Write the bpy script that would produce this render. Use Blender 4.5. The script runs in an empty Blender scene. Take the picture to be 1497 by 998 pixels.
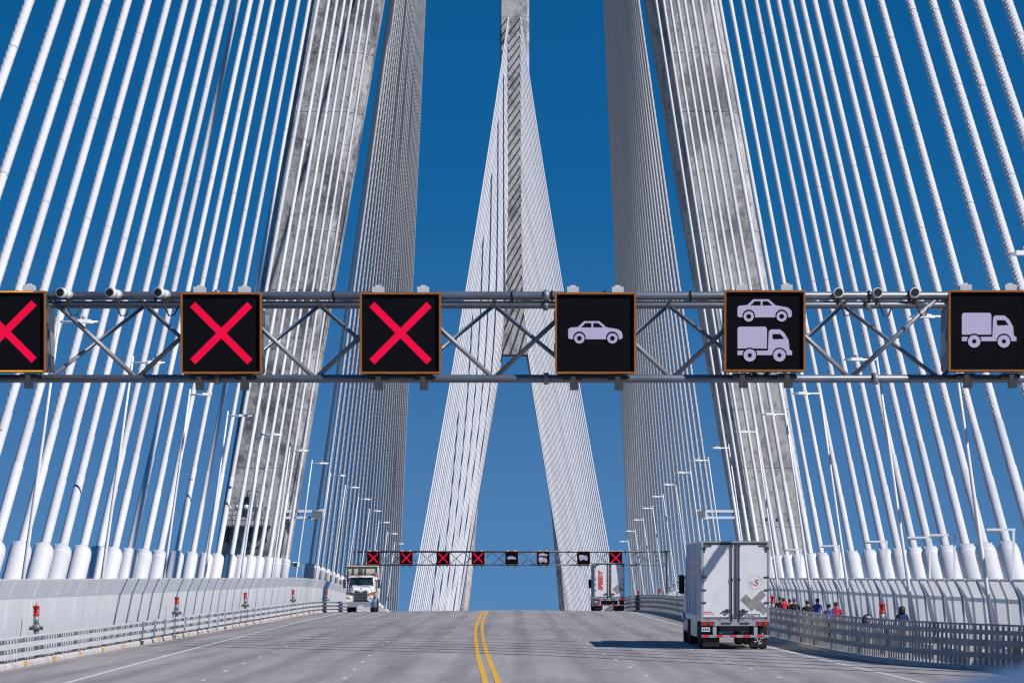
import bpy, math, random
from mathutils import Vector, Matrix, Quaternion
random.seed(7)
PI = math.pi
sc = bpy.context.scene
COL = sc.collection

# ------------------------------------------------------------------ camera, sky, sun, exposure
FPX = 6800.0                    # focal length in pixels of a 1497 px wide picture
GRADE = 0.028                   # the approach climbs towards mid-span
EYE = 2.78
HORY = 842.0 + FPX*GRADE        # level horizon, below the frame
VPX = 752.0
cd = bpy.data.cameras.new('camera')
cam = bpy.data.objects.new('camera', cd); COL.objects.link(cam)
cam.location = (0, 0, EYE); cam.rotation_euler = (PI/2, 0, 0)
cd.sensor_width = 36.0; cd.sensor_fit = 'HORIZONTAL'
cd.lens = FPX/1497.0*36.0
cd.shift_y = (HORY-499.0)/1497.0
cd.shift_x = -(VPX-748.5)/1497.0
cd.clip_start = 0.5; cd.clip_end = 20000
cd.dof.use_dof = True; cd.dof.focus_distance = 230.0; cd.dof.aperture_fstop = 7.0
sc.camera = cam

SK, SQ = 1.0, 0.66              # sunlight travels (-SK, +SQ, -1)
sun_pos = Vector((SK, -SQ, 1.0)).normalized()
wd = bpy.data.worlds.new('World'); sc.world = wd; wd.use_nodes = True
nt = wd.node_tree; nt.nodes.clear()
wo = nt.nodes.new('ShaderNodeOutputWorld'); bg = nt.nodes.new('ShaderNodeBackground')
sky = nt.nodes.new('ShaderNodeTexSky'); sky.sky_type = 'NISHITA'; sky.sun_disc = False
sky.sun_elevation = math.asin(sun_pos.z)
sky.sun_rotation = math.atan2(sun_pos.x, sun_pos.y)
sky.altitude = 200; sky.air_density = 1.0; sky.dust_density = 0.1; sky.ozone_density = 6.0
tc = nt.nodes.new('ShaderNodeTexCoord'); mp = nt.nodes.new('ShaderNodeMapping')
mp.inputs['Location'].default_value = (0, 0, 0.25); mp.inputs['Scale'].default_value = (1, 1, 2.2)
hs = nt.nodes.new('ShaderNodeHueSaturation'); hs.inputs['Saturation'].default_value = 1.14
hs.inputs['Value'].default_value = 1.03; hs.inputs['Hue'].default_value = 0.495
nt.links.new(tc.outputs['Generated'], mp.inputs['Vector']); nt.links.new(mp.outputs['Vector'], sky.inputs['Vector'])
sepw = nt.nodes.new('ShaderNodeSeparateXYZ'); mrw = nt.nodes.new('ShaderNodeMapRange')      # cleaner, deeper blue with height
mrw.inputs['From Min'].default_value = 0.03; mrw.inputs['From Max'].default_value = 0.115; mrw.inputs['To Min'].default_value = 1.12; mrw.inputs['To Max'].default_value = 1.29; mrw.interpolation_type = 'SMOOTHSTEP'
nt.links.new(tc.outputs['Generated'], sepw.inputs['Vector']); nt.links.new(sepw.outputs['Z'], mrw.inputs['Value']); nt.links.new(mrw.outputs['Result'], hs.inputs['Saturation'])
nt.links.new(sky.outputs['Color'], hs.inputs['Color']); nt.links.new(hs.outputs['Color'], bg.inputs['Color'])
bg.inputs['Strength'].default_value = 0.094
nt.links.new(bg.outputs['Background'], wo.inputs['Surface'])
sl = bpy.data.lights.new('sun', 'SUN'); sl.energy = 4.1; sl.angle = math.radians(0.22); sl.color = (1.0, 0.965, 0.93)
so = bpy.data.objects.new('sun', sl); COL.objects.link(so)
so.rotation_euler = (-sun_pos).to_track_quat('-Z', 'Y').to_euler(); so.location = (200, -100, 300)
sc.view_settings.view_transform = 'Standard'; sc.view_settings.look = 'None'
sc.view_settings.exposure = 0.18; sc.view_settings.gamma = 1.0
sc.render.engine = 'CYCLES'
sc.cycles.use_denoising = True
sc.cycles.max_bounces = 6; sc.cycles.diffuse_bounces = 1; sc.cycles.glossy_bounces = 2; sc.cycles.transmission_bounces = 4
sc.cycles.filter_width = 1.2

# ------------------------------------------------------------------ the bridge's shape
def drop(d):                                   # how far the deck falls below the tangent at the camera
    if d < 344: return 0.0
    a = 6.43e-5
    if d < 560: return a*(d-344)**2
    return a*216**2 + 2*a*216*(d-560)
def tilt(d): return EYE + GRADE*d              # eye plane parallel to the approach grade
def deck(d, x=0.0):                            # world height of the road surface
    return GRADE*d - drop(d) + 0.10 - 0.012*abs(x)
def slope(d): return math.atan((deck(d+2)-deck(d-2))/4)
def W(x, d, zr): return Vector((x, d, tilt(d)+zr))
def R(x, d, h=0.0): return Vector((x, d, deck(d, x)+h))
def lerp_table(tab, v):
    if v <= tab[0][0]: return tab[0][1]
    for (a, fa), (b, fb) in zip(tab, tab[1:]):
        if v <= b:
            t = (v-a)/(b-a); return fa+(fb-fa)*t
    return tab[-1][1]
def smooth_table(tab, v):                      # Catmull-Rom
    n = len(tab)
    if v <= tab[0][0]: return tab[0][1]
    for i in range(n-1):
        a, b = tab[i][0], tab[i+1][0]
        if v <= b:
            p0 = tab[max(i-1, 0)]; p1 = tab[i]; p2 = tab[i+1]; p3 = tab[min(i+2, n-1)]
            m1 = (p2[1]-p0[1])/(p2[0]-p0[0]); m2 = (p3[1]-p1[1])/(p3[0]-p1[0])
            h = b-a; t = (v-a)/h
            return ((2*t**3-3*t**2+1)*p1[1] + (t**3-2*t**2+t)*h*m1 + (-2*t**3+3*t**2)*p2[1] + (t**3-t**2)*h*m2)
    return tab[-1][1]
LANE = [(0, -0.2), (87, -0.3), (120, -0.6), (165, -1.15), (243, -1.85), (330, -2.2), (425, -2.3), (700, -2.3)]
def lane(d): return smooth_table(LANE, d)
RAILX = [(0, 16.6), (120, 16.5), (132, 16.1), (139, 15.1), (145, 13.7), (151, 12.75), (160, 12.1), (177, 11.75), (215, 11.65), (343, 11.5), (400, 10.6), (480, 10.5), (1300, 10.5)]
def railx(d): return smooth_table(RAILX, d)
DN, DM, DF = 396.0, 776.0, 1156.0              # near tower, mid-span, far tower
CABX = 19.0

# ------------------------------------------------------------------ materials
MATS = {}
def _bsdf(name):
    m = bpy.data.materials.new(name); m.use_nodes = True
    return m, m.node_tree, m.node_tree.nodes['Principled BSDF']
def mat(name, col, rough=0.6, metal=0.0, var=0.08, scale=1.0, bump=0.0, stretch=(1, 1, 1), spec=0.5, dirt=None, bscale=None):
    if name in MATS: return MATS[name]
    m, t, b = _bsdf(name)
    b.inputs['Roughness'].default_value = rough; b.inputs['Metallic'].default_value = metal
    b.inputs['Specular IOR Level'].default_value = spec
    tcn = t.nodes.new('ShaderNodeTexCoord'); mpn = t.nodes.new('ShaderNodeMapping'); mpn.inputs['Scale'].default_value = stretch
    t.links.new(tcn.outputs['Object'], mpn.inputs['Vector'])
    nz = t.nodes.new('ShaderNodeTexNoise'); nz.inputs['Scale'].default_value = scale; nz.inputs['Detail'].default_value = 5
    t.links.new(mpn.outputs['Vector'], nz.inputs['Vector'])
    rp = t.nodes.new('ShaderNodeValToRGB')
    rp.color_ramp.elements[0].position = 0.3; rp.color_ramp.elements[1].position = 0.7
    lo = [c*(1-var) for c in col]; hi = [min(1, c*(1+var)) for c in col]
    rp.color_ramp.elements[0].color = (*lo, 1); rp.color_ramp.elements[1].color = (*hi, 1)
    t.links.new(nz.outputs['Fac'], rp.inputs['Fac'])
    out = rp.outputs['Color']
    if dirt:
        dcol, damt, dscale = dirt
        n2 = t.nodes.new('ShaderNodeTexNoise'); n2.inputs['Scale'].default_value = dscale; n2.inputs['Detail'].default_value = 8; n2.inputs['Roughness'].default_value = 0.7
        t.links.new(mpn.outputs['Vector'], n2.inputs['Vector'])
        r2 = t.nodes.new('ShaderNodeValToRGB'); r2.color_ramp.elements[0].position = 0.52; r2.color_ramp.elements[1].position = 0.72
        r2.color_ramp.elements[0].color = (0, 0, 0, 1); r2.color_ramp.elements[1].color = (damt, damt, damt, 1)
        t.links.new(n2.outputs['Fac'], r2.inputs['Fac'])
        mx = t.nodes.new('ShaderNodeMix'); mx.data_type = 'RGBA'
        t.links.new(r2.outputs['Color'], mx.inputs['Factor']); t.links.new(out, mx.inputs['A']); mx.inputs['B'].default_value = (*dcol, 1)
        out = mx.outputs['Result']
    t.links.new(out, b.inputs['Base Color'])
    if bump:
        bp = t.nodes.new('ShaderNodeBump'); bp.inputs['Strength'].default_value = bump; bp.inputs['Distance'].default_value = 0.02
        nb = t.nodes.new('ShaderNodeTexNoise'); nb.inputs['Scale'].default_value = bscale or scale*6; nb.inputs['Detail'].default_value = 4
        t.links.new(mpn.outputs['Vector'], nb.inputs['Vector'])
        t.links.new(nb.outputs['Fac'], bp.inputs['Height']); t.links.new(bp.outputs['Normal'], b.inputs['Normal'])
    MATS[name] = m; return m

def concrete(name, base, dark, blotch=0.8):
    """cast concrete: pour blotches, vertical rain streaks, pitting"""
    m, t, b = _bsdf(name); b.inputs['Roughness'].default_value = 0.85; b.inputs['Specular IOR Level'].default_value = 0.25
    L = t.links.new; N = t.nodes.new
    tcn = N('ShaderNodeTexCoord')
    def noise(sx, sz, sc_, det=7, ro=0.62):
        mp_ = N('ShaderNodeMapping'); mp_.inputs['Scale'].default_value = (sx, sx, sz); L(tcn.outputs['Object'], mp_.inputs['Vector'])
        n_ = N('ShaderNodeTexNoise'); n_.inputs['Scale'].default_value = sc_; n_.inputs['Detail'].default_value = det; n_.inputs['Roughness'].default_value = ro
        L(mp_.outputs['Vector'], n_.inputs['Vector']); return n_.outputs['Fac']
    def ramp(src, p0, p1, c0, c1):
        r = N('ShaderNodeValToRGB'); r.color_ramp.elements[0].position = p0; r.color_ramp.elements[1].position = p1
        r.color_ramp.elements[0].color = c0; r.color_ramp.elements[1].color = c1; L(src, r.inputs['Fac']); return r.outputs['Color']
    def mix(f, a, bcol):
        x = N('ShaderNodeMix'); x.data_type = 'RGBA'; L(f, x.inputs['Factor']); L(a, x.inputs['A']); x.inputs['B'].default_value = (*bcol, 1); return x.outputs['Result']
    c = ramp(noise(1, 1, 0.5), 0.3, 0.72, (*[v*0.82 for v in base], 1), (*[v*1.15 for v in base], 1))
    k = blotch
    c = mix(ramp(noise(1, 0.8, 0.20, 10, 0.78), 0.48, 0.60, (0, 0, 0, 1), (k, k, k, 1)), c, dark)
    c = mix(ramp(noise(1, 0.06, 1.3), 0.52, 0.75, (0, 0, 0, 1), (k*0.6, k*0.6, k*0.6, 1)), c, dark)
    c = mix(ramp(noise(1, 1, 1.9, 7, 0.75), 0.53, 0.63, (0, 0, 0, 1), (k*0.8, k*0.8, k*0.8, 1)), c, dark)
    L(c, b.inputs['Base Color'])
    bp = N('ShaderNodeBump'); bp.inputs['Strength'].default_value = 0.3; bp.inputs['Distance'].default_value = 0.05
    L(noise(1, 1, 3.0), bp.inputs['Height']); L(bp.outputs['Normal'], b.inputs['Normal'])
    MATS[name] = m; return m

def emis(name, col, strength=1.0, grid=0.0):
    if name in MATS: return MATS[name]
    m, t, b = _bsdf(name)
    b.inputs['Base Color'].default_value = (0.003, 0.003, 0.003, 1); b.inputs['Roughness'].default_value = 0.8; b.inputs['Specular IOR Level'].default_value = 0.05
    b.inputs['Emission Color'].default_value = (*col, 1); b.inputs['Emission Strength'].default_value = strength
    if grid:
        N = t.nodes.new; L = t.links.new
        tcn = N('ShaderNodeTexCoord'); sp = N('ShaderNodeSeparateXYZ'); L(tcn.outputs['Object'], sp.inputs['Vector'])
        def wave(o):
            mu = N('ShaderNodeMath'); mu.operation = 'MULTIPLY'; L(o, mu.inputs[0]); mu.inputs[1].default_value = 2*PI/grid
            sn = N('ShaderNodeMath'); sn.operation = 'SINE'; L(mu.outputs[0], sn.inputs[0]); return sn.outputs[0]
        ad = N('ShaderNodeMath'); ad.operation = 'ADD'; L(wave(sp.outputs['X']), ad.inputs[0]); L(wave(sp.outputs['Z']), ad.inputs[1])
        ma = N('ShaderNodeMath'); ma.operation = 'MULTIPLY_ADD'; L(ad.outputs[0], ma.inputs[0]); ma.inputs[1].default_value = strength*0.11; ma.inputs[2].default_value = strength
        L(ma.outputs[0], b.inputs['Emission Strength'])
    MATS[name] = m; return m

def mesh_fence_mat(name):
    """fine white wire mesh: part of the light passes through"""
    m, t, b = _bsdf(name); N = t.nodes.new; L = t.links.new
    b.inputs['Base Color'].default_value = (0.80, 0.80, 0.82, 1); b.inputs['Roughness'].default_value = 0.6; b.inputs['Specular IOR Level'].default_value = 0.2
    tcn = N('ShaderNodeTexCoord'); mp_ = N('ShaderNodeMapping'); mp_.inputs['Scale'].default_value = (1, 3.2, 0.05); L(tcn.outputs['Object'], mp_.inputs['Vector'])
    nz = N('ShaderNodeTexNoise'); nz.inputs['Scale'].default_value = 1.0; nz.inputs['Detail'].default_value = 4; L(mp_.outputs['Vector'], nz.inputs['Vector'])
    rp = N('ShaderNodeValToRGB'); rp.color_ramp.elements[0].position = 0.35; rp.color_ramp.elements[1].position = 0.65
    rp.color_ramp.elements[0].color = (0.90, 0.89, 0.90, 1); rp.color_ramp.elements[1].color = (0.97, 0.96, 0.97, 1)
    L(nz.outputs['Fac'], rp.inputs['Fac']); L(rp.outputs['Color'], b.inputs['Base Color'])
    tr = N('ShaderNodeBsdfTranslucent'); L(rp.outputs['Color'], tr.inputs['Color'])
    mx = N('ShaderNodeMixShader'); mx.inputs[0].default_value = 0.35
    L(b.outputs[0], mx.inputs[1]); L(tr.outputs[0], mx.inputs[2])
    L(mx.outputs[0], t.nodes['Material Output'].inputs['Surface'])
    MATS[name] = m; return m

def road_mat():
    m, t, b = _bsdf('road_concrete'); N = t.nodes.new; L = t.links.new
    b.inputs['Roughness'].default_value = 0.8; b.inputs['Specular IOR Level'].default_value = 0.3
    tcn = N('ShaderNodeTexCoord')
    def noise(s, sc_, det=6, ro=0.6):
        mp_ = N('ShaderNodeMapping'); mp_.inputs['Scale'].default_value = s; L(tcn.outputs['Object'], mp_.inputs['Vector'])
        n_ = N('ShaderNodeTexNoise'); n_.inputs['Scale'].default_value = sc_; n_.inputs['Detail'].default_value = det; n_.inputs['Roughness'].default_value = ro
        L(mp_.outputs['Vector'], n_.inputs['Vector']); return n_.outputs['Fac']
    def ramp(src, p0, p1, c0, c1):
        r = N('ShaderNodeValToRGB'); r.color_ramp.elements[0].position = p0; r.color_ramp.elements[1].position = p1
        r.color_ramp.elements[0].color = (*c0, 1); r.color_ramp.elements[1].color = (*c1, 1); L(src, r.inputs['Fac']); return r.outputs['Color']
    def mul(a, c, f=1.0):
        x = N('ShaderNodeMix'); x.data_type = 'RGBA'; x.blend_type = 'MULTIPLY'; x.inputs['Factor'].default_value = f
        L(a, x.inputs['A']); L(c, x.inputs['B']); return x.outputs['Result']
    c = ramp(noise((1, 0.06, 1), 0.9), 0.3, 0.7, (0.35, 0.32, 0.315), (0.44, 0.405, 0.395))
    c = mul(c, ramp(noise((0.12, 0.05, 1), 1.0, 8, 0.7), 0.35, 0.6, (0.90, 0.89, 0.90), (1.0, 1.0, 1.0)))
    c = mul(c, ramp(noise((0.9, 0.012, 1), 1.0, 5), 0.4, 0.6, (0.82, 0.82, 0.83), (1, 1, 1)))
    c = mul(c, ramp(noise((6, 1.5, 1), 3.0, 4), 0.3, 0.7, (0.9, 0.9, 0.9), (1, 1, 1)))
    sx = N('ShaderNodeSeparateXYZ'); L(tcn.outputs['Object'], sx.inputs['Vector'])
    w1 = N('ShaderNodeMath'); w1.operation = 'MULTIPLY_ADD'; L(sx.outputs['X'], w1.inputs[0]); w1.inputs[1].default_value = 2*PI/1.9; w1.inputs[2].default_value = 0.6
    w2 = N('ShaderNodeMath'); w2.operation = 'SINE'; L(w1.outputs[0], w2.inputs[0])
    w3 = N('ShaderNodeMath'); w3.operation = 'MULTIPLY'; L(w2.outputs[0], w3.inputs[0]); L(noise((0.25, 0.01, 1), 1.0, 3), w3.inputs[1])
    c = mul(c, ramp(w3.outputs[0], 0.08, 0.42, (1, 1, 1), (0.83, 0.83, 0.84)))
    c = mul(c, ramp(noise((0.5, 0.05, 1), 1.7, 9, 0.75), 0.56, 0.72, (1, 1, 1), (0.74, 0.73, 0.73)))
    L(c, b.inputs['Base Color'])
    bp = N('ShaderNodeBump'); bp.inputs['Strength'].default_value = 0.15; bp.inputs['Distance'].default_value = 0.01
    L(noise((8, 4, 1), 4.0), bp.inputs['Height']); L(bp.outputs['Normal'], b.inputs['Normal'])
    MATS['road'] = m; return m

M_road = road_mat()
M_deck = mat('deck_concrete', (0.32, 0.31, 0.31), 0.85, var=0.15, scale=0.5, bump=0.1)
M_path = mat('path_concrete', (0.40, 0.39, 0.39), 0.85, var=0.1, scale=0.8)
M_tower = concrete('tower_concrete', (0.54, 0.52, 0.51), (0.16, 0.155, 0.17), 0.85)
M_tower_dark = concrete('stained_tower_concrete', (0.47, 0.46, 0.465), (0.09, 0.09, 0.105), 0.95)
M_joint = mat('joint_concrete', (0.26, 0.25, 0.25), 0.95, var=0.1)
M_cable = mat('cable_sheath_white', (0.655, 0.64, 0.66), 0.5, var=0.05, scale=0.4, dirt=((0.62, 0.61, 0.64), 0.25, 0.25))
M_pipe = mat('guide_pipe_white', (0.69, 0.68, 0.70), 0.45, var=0.05, scale=0.7, dirt=((0.5, 0.48, 0.48), 0.45, 0.7))
def vary(m, lo):                                   # each cable weathers a little differently
    t = m.node_tree; b = t.nodes['Principled BSDF']; src = b.inputs['Base Color'].links[0].from_socket
    oi = t.nodes.new('ShaderNodeObjectInfo'); mr = t.nodes.new('ShaderNodeMapRange'); mr.inputs['To Min'].default_value = lo; mr.inputs['To Max'].default_value = 1.03
    t.links.new(oi.outputs['Random'], mr.inputs['Value'])
    mx = t.nodes.new('ShaderNodeMix'); mx.data_type = 'RGBA'; mx.blend_type = 'MULTIPLY'; mx.inputs['Factor'].default_value = 1.0
    cb = t.nodes.new('ShaderNodeCombineColor')
    for k in range(3): t.links.new(mr.outputs['Result'], cb.inputs[k])
    t.links.new(src, mx.inputs['A']); t.links.new(cb.outputs['Color'], mx.inputs['B']); t.links.new(mx.outputs['Result'], b.inputs['Base Color'])
vary(M_cable, 0.84); vary(M_pipe, 0.88)
M_fence = mesh_fence_mat('fence_mesh_white')
M_fpost = mat('fence_post_white', (0.70, 0.70, 0.73), 0.5, var=0.05)
M_galv = mat('galvanised_steel', (0.26, 0.27, 0.30), 0.5, 0.3, var=0.18, scale=2.0, dirt=((0.25, 0.25, 0.27), 0.5, 1.2))
M_galv2 = mat('galvanised_tube', (0.16, 0.18, 0.22), 0.4, 0.45, var=0.2, scale=1.5)
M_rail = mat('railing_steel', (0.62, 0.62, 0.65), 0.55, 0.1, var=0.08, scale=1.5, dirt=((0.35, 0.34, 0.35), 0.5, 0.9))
M_railR = mat('shade_toned_railing_steel', (0.30, 0.305, 0.33), 0.6, 0.2, var=0.2, scale=1.5, dirt=((0.14, 0.14, 0.15), 0.6, 0.9))  # darker copy of the railing steel: the right barrier's shade put into its colour
M_kerb = mat('kerb_concrete', (0.50, 0.47, 0.46), 0.9, var=0.2, scale=1.5, dirt=((0.22, 0.18, 0.16), 0.8, 1.0))
M_yellow = mat('yellow_paint', (0.80, 0.42, 0.03), 0.6, var=0.08, scale=0.6)
M_white = mat('white_paint', (0.66, 0.65, 0.66), 0.6, var=0.12, scale=0.8, dirt=((0.4, 0.4, 0.4), 0.6, 1.5))
M_lampw = mat('lamp_post_white', (0.80, 0.80, 0.82), 0.4, var=0.03)
M_black = mat('matt_black', (0.012, 0.012, 0.014), 0.6, var=0.1)
M_face = mat('sign_face_black', (0.0035, 0.004, 0.006), 0.7, var=0.2, scale=4, spec=0.08)
M_amber = mat('sign_bezel_amber', (0.34, 0.12, 0.02), 0.45, var=0.1)
M_red_led = emis('red_led', (0.88, 0.002, 0.062), 0.82, 0.035)
M_white_led = emis('white_led', (0.56, 0.52, 0.80), 0.64, 0.035)
M_amber_led = emis('amber_led', (1.0, 0.45, 0.03), 1.0)
M_rubber = mat('tyre_rubber', (0.02, 0.02, 0.021), 0.85, var=0.2, scale=5)
M_trailer = mat('trailer_white', (0.82, 0.80, 0.82), 0.4, var=0.025, scale=0.8, dirt=((0.52, 0.49, 0.46), 0.5, 1.0))
M_trside = mat('trailer_side_white', (0.74, 0.74, 0.76), 0.4, var=0.05, scale=0.9)
M_alu = mat('aluminium_trim', (0.55, 0.55, 0.56), 0.4, 0.6, var=0.1)
M_dark = mat('dark_steel', (0.05, 0.05, 0.055), 0.6, 0.2, var=0.2, scale=3)
M_redp = mat('red_paint', (0.55, 0.03, 0.03), 0.5, var=0.06)
M_redtext = mat('red_vinyl', (0.60, 0.04, 0.06), 0.5, var=0.05)
M_pinktext = mat('faded_pink_vinyl', (0.62, 0.50, 0.52), 0.5, var=0.05)
M_greyv = mat('grey_vinyl', (0.30, 0.28, 0.28), 0.6, var=0.2, scale=4)
M_tail = emis('tail_light_red', (0.9, 0.03, 0.02), 0.5)
M_blue = mat('blue_truck_paint', (0.05, 0.12, 0.42), 0.3, 0.1, var=0.05)
M_vanblue = mat('blue_van_paint', (0.10, 0.19, 0.36), 0.4, 0.1, var=0.04)
M_cream = mat('cream_boards', (0.62, 0.55, 0.44), 0.7, var=0.12, scale=2.0, dirt=((0.35, 0.28, 0.2), 0.4, 1.5))
M_cabw = mat('cab_white', (0.80, 0.79, 0.79), 0.3, var=0.03)
M_orange = mat('orange_stripe', (0.75, 0.13, 0.03), 0.5, var=0.05)
M_glass = mat('dark_glass', (0.015, 0.03, 0.04), 0.08, var=0.2)
M_chrome = mat('chrome', (0.65, 0.66, 0.68), 0.2, 0.9, var=0.05)
M_head = mat('headlamp_glass', (0.85, 0.84, 0.75), 0.15, var=0.05)
M_water = mat('river_water', (0.03, 0.06, 0.08), 0.15, var=0.2, scale=0.02)
M_land = mat('shore_land', (0.10, 0.11, 0.06), 0.9, var=0.3, scale=0.01)
M_green = emis('green_lamp', (0.02, 0.7, 0.25), 0.6)
M_spipe = mat('standpipe_grey', (0.16, 0.16, 0.17), 0.5, 0.3, var=0.2, scale=5)
M_seam = mat('sheath_seam_grey', (0.36, 0.36, 0.39), 0.6, var=0.1)
M_house = mat('housing_dark_grey', (0.07, 0.075, 0.085), 0.5, 0.2, var=0.25, scale=3)
M_fillet = mat('fillet_white', (0.74, 0.73, 0.76), 0.5, var=0.03)

# ------------------------------------------------------------------ mesh helpers
class MB:
    def __init__(s): s.v = []; s.f = []; s.sm = []; s.mi = []
    def add(s, vs, fs, smooth=False, mi=0):
        o = len(s.v); s.v += [tuple(p) for p in vs]; s.f += [tuple(i+o for i in f) for f in fs]
        s.sm += [smooth]*len(fs); s.mi += [mi]*len(fs); return s
    def hexa(s, p, mi=0):            # 8 corners: bottom 0-3 ccw, top 4-7
        return s.add(p, [(0, 3, 2, 1), (4, 5, 6, 7), (0, 1, 5, 4), (1, 2, 6, 5), (2, 3, 7, 6), (3, 0, 4, 7)], False, mi)
    def box(s, x0, x1, y0, y1, z0, z1, mi=0):
        return s.hexa([(x0, y0, z0), (x1, y0, z0), (x1, y1, z0), (x0, y1, z0), (x0, y0, z1), (x1, y0, z1), (x1, y1, z1), (x0, y1, z1)], mi)
    def cbox(s, x0, x1, y0, y1, z0, z1, c=0.02, mi=0):     # chamfered vertical edges + chamfered top/bottom rims
        def ring(z, i):
            a, b, e, g = x0+i, x1-i, y0+i, y1-i
            return [(a+c, e, z), (b-c, e, z), (b, e+c, z), (b, g-c, z), (b-c, g, z), (a+c, g, z), (a, g-c, z), (a, e+c, z)]
        rs = ring(z0, c) + ring(z0+c, 0) + ring(z1-c, 0) + ring(z1, c)
        fs = [tuple(range(7, -1, -1)), tuple(range(24, 32))]
        for k in range(3):
            for j in range(8):
                a = k*8+j; b = k*8+(j+1) % 8; fs.append((a, b, b+8, a+8))
        return s.add(rs, fs, False, mi)
    def tube(s, pts, r, n=8, cap=True, mi=0, smooth=True):
        pts = [Vector(p) for p in pts]; rr = r if isinstance(r, (list, tuple)) else [r]*len(pts)
        d0 = (pts[1]-pts[0]).normalized()
        up = Vector((0, 0, 1)) if abs(d0.z) < 0.9 else Vector((1, 0, 0))
        u = d0.cross(up).normalized(); vs = []
        for i, p in enumerate(pts):
            if i == 0: d = pts[1]-pts[0]
            elif i == len(pts)-1: d = pts[-1]-pts[-2]
            else: d = pts[i+1]-pts[i-1]
            d.normalize(); u = (u-d*u.dot(d)).normalized(); w = d.cross(u)
            for j in range(n):
                a = 2*PI*j/n; vs.append(p+(u*math.cos(a)+w*math.sin(a))*rr[i])
        fs = [(i*n+j, i*n+(j+1) % n, (i+1)*n+(j+1) % n, (i+1)*n+j) for i in range(len(pts)-1) for j in range(n)]
        s.add(vs, fs, smooth, mi)
        if cap:
            o = len(s.v)-len(vs); e = o+(len(pts)-1)*n
            s.f += [tuple(range(o+n-1, o-1, -1)), tuple(range(e, e+n))]; s.sm += [False]*2; s.mi += [mi]*2
        return s
    def bar(s, a, b, w, h, mi=0):                  # rectangular bar between two points
        a, b = Vector(a), Vector(b); d = (b-a).normalized()
        up = Vector((0, 0, 1)) if abs(d.z) < 0.95 else Vector((0, 1, 0))
        u = d.cross(up).normalized()*w/2; v = u.cross(d).normalized()*h/2
        return s.hexa([a-u-v, a+u-v, b+u-v, b-u-v, a-u+v, a+u+v, b+u+v, b-u+v], mi)
    def lathe(s, prof, c, axis='z', n=16, mi=0, smooth=True):      # prof: (r, h)
        c = Vector(c); vs = []
        for r, h in prof:
            for j in range(n):
                a = 2*PI*j/n; ca, sa = r*math.cos(a), r*math.sin(a)
                vs.append(c+(Vector((ca, sa, h)) if axis == 'z' else Vector((h, ca, sa)) if axis == 'x' else Vector((sa, h, ca))))
        fs = [(i*n+j, i*n+(j+1) % n, (i+1)*n+(j+1) % n, (i+1)*n+j) for i in range(len(prof)-1) for j in range(n)]
        m = (len(prof)-1)*n
        s.add(vs, fs, smooth, mi)
        o = len(s.v)-len(vs); s.f += [tuple(range(o+n-1, o-1, -1)), tuple(range(o+m, o+m+n))]; s.sm += [False]*2; s.mi += [mi]*2
        return s
    def plate(s, poly, y, th=0.004, mi=0):          # polygon in xz extruded along y (front at y)
        n = len(poly)
        vs = [(x, y, z) for x, z in poly]+[(x, y+th, z) for x, z in poly]
        fs = [tuple(range(n)), tuple(range(2*n-1, n-1, -1))]+[(i, i+n, (i+1) % n+n, (i+1) % n) for i in range(n)]
        return s.add(vs, fs, False, mi)
    def sweep(s, rings, closed=True, smooth=False, mi=0):   # list of equal-size rings
        n = len(rings[0]); vs = [p for r in rings for p in r]
        fs = []
        for i in range(len(rings)-1):
            for j in range(n if closed else n-1):
                fs.append((i*n+j, i*n+(j+1) % n, (i+1)*n+(j+1) % n, (i+1)*n+j))
        if closed: fs += [tuple(range(n-1, -1, -1)), tuple(range((len(rings)-1)*n, len(rings)*n))]
        return s.add(vs, fs, smooth, mi)
    def mesh(s, name, mats):
        me = bpy.data.meshes.new(name); me.from_pydata(s.v, [], s.f)
        for m in (mats if isinstance(mats, (list, tuple)) else [mats]): me.materials.append(m)
        me.polygons.foreach_set('use_smooth', s.sm); me.polygons.foreach_set('material_index', s.mi)
        me.update(); return me
    def build(s, name, mats, parent=None, loc=None):
        return obj(name, s.mesh(name, mats), parent, loc)
def obj(name, me, parent=None, loc=None):
    o = bpy.data.objects.new(name, me); COL.objects.link(o)
    if parent is not None: o.parent = parent
    if loc is not None: o.location = loc
    return o
def tag(o, label=None, cat=None, group=None, kind=None):
    if label: o['label'] = label
    if cat: o['category'] = cat
    if group: o['group'] = group
    if kind: o['kind'] = kind
    return o
def empty(name, loc=(0, 0, 0), rz=0.0, rx=0.0):
    o = bpy.data.objects.new(name, None); COL.objects.link(o); o.location = loc; o.rotation_euler = (rx, 0, rz)
    o.empty_display_size = 0.3; return o
def children(o, pool): return [c for c in pool if c.parent == o]
def copy_tree(o, parent=None):
    c = o.copy(); COL.objects.link(c); c.parent = parent
    for ch in list(o.children): copy_tree(ch, c)
    return c
def text_mesh(s, size, extrude=0.004, bold=0.0):
    cu = bpy.data.curves.new('lettering', 'FONT'); cu.body = s; cu.size = size; cu.extrude = extrude; cu.resolution_u = 3; cu.offset = bold
    cu.align_x = 'LEFT'
    o = bpy.data.objects.new('lettering', cu); COL.objects.link(o)
    bpy.context.view_layer.update()
    dg = bpy.context.evaluated_depsgraph_get()
    me = bpy.data.meshes.new_from_object(o.evaluated_get(dg))
    bpy.data.objects.remove(o); bpy.data.curves.remove(cu)
    return me
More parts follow.
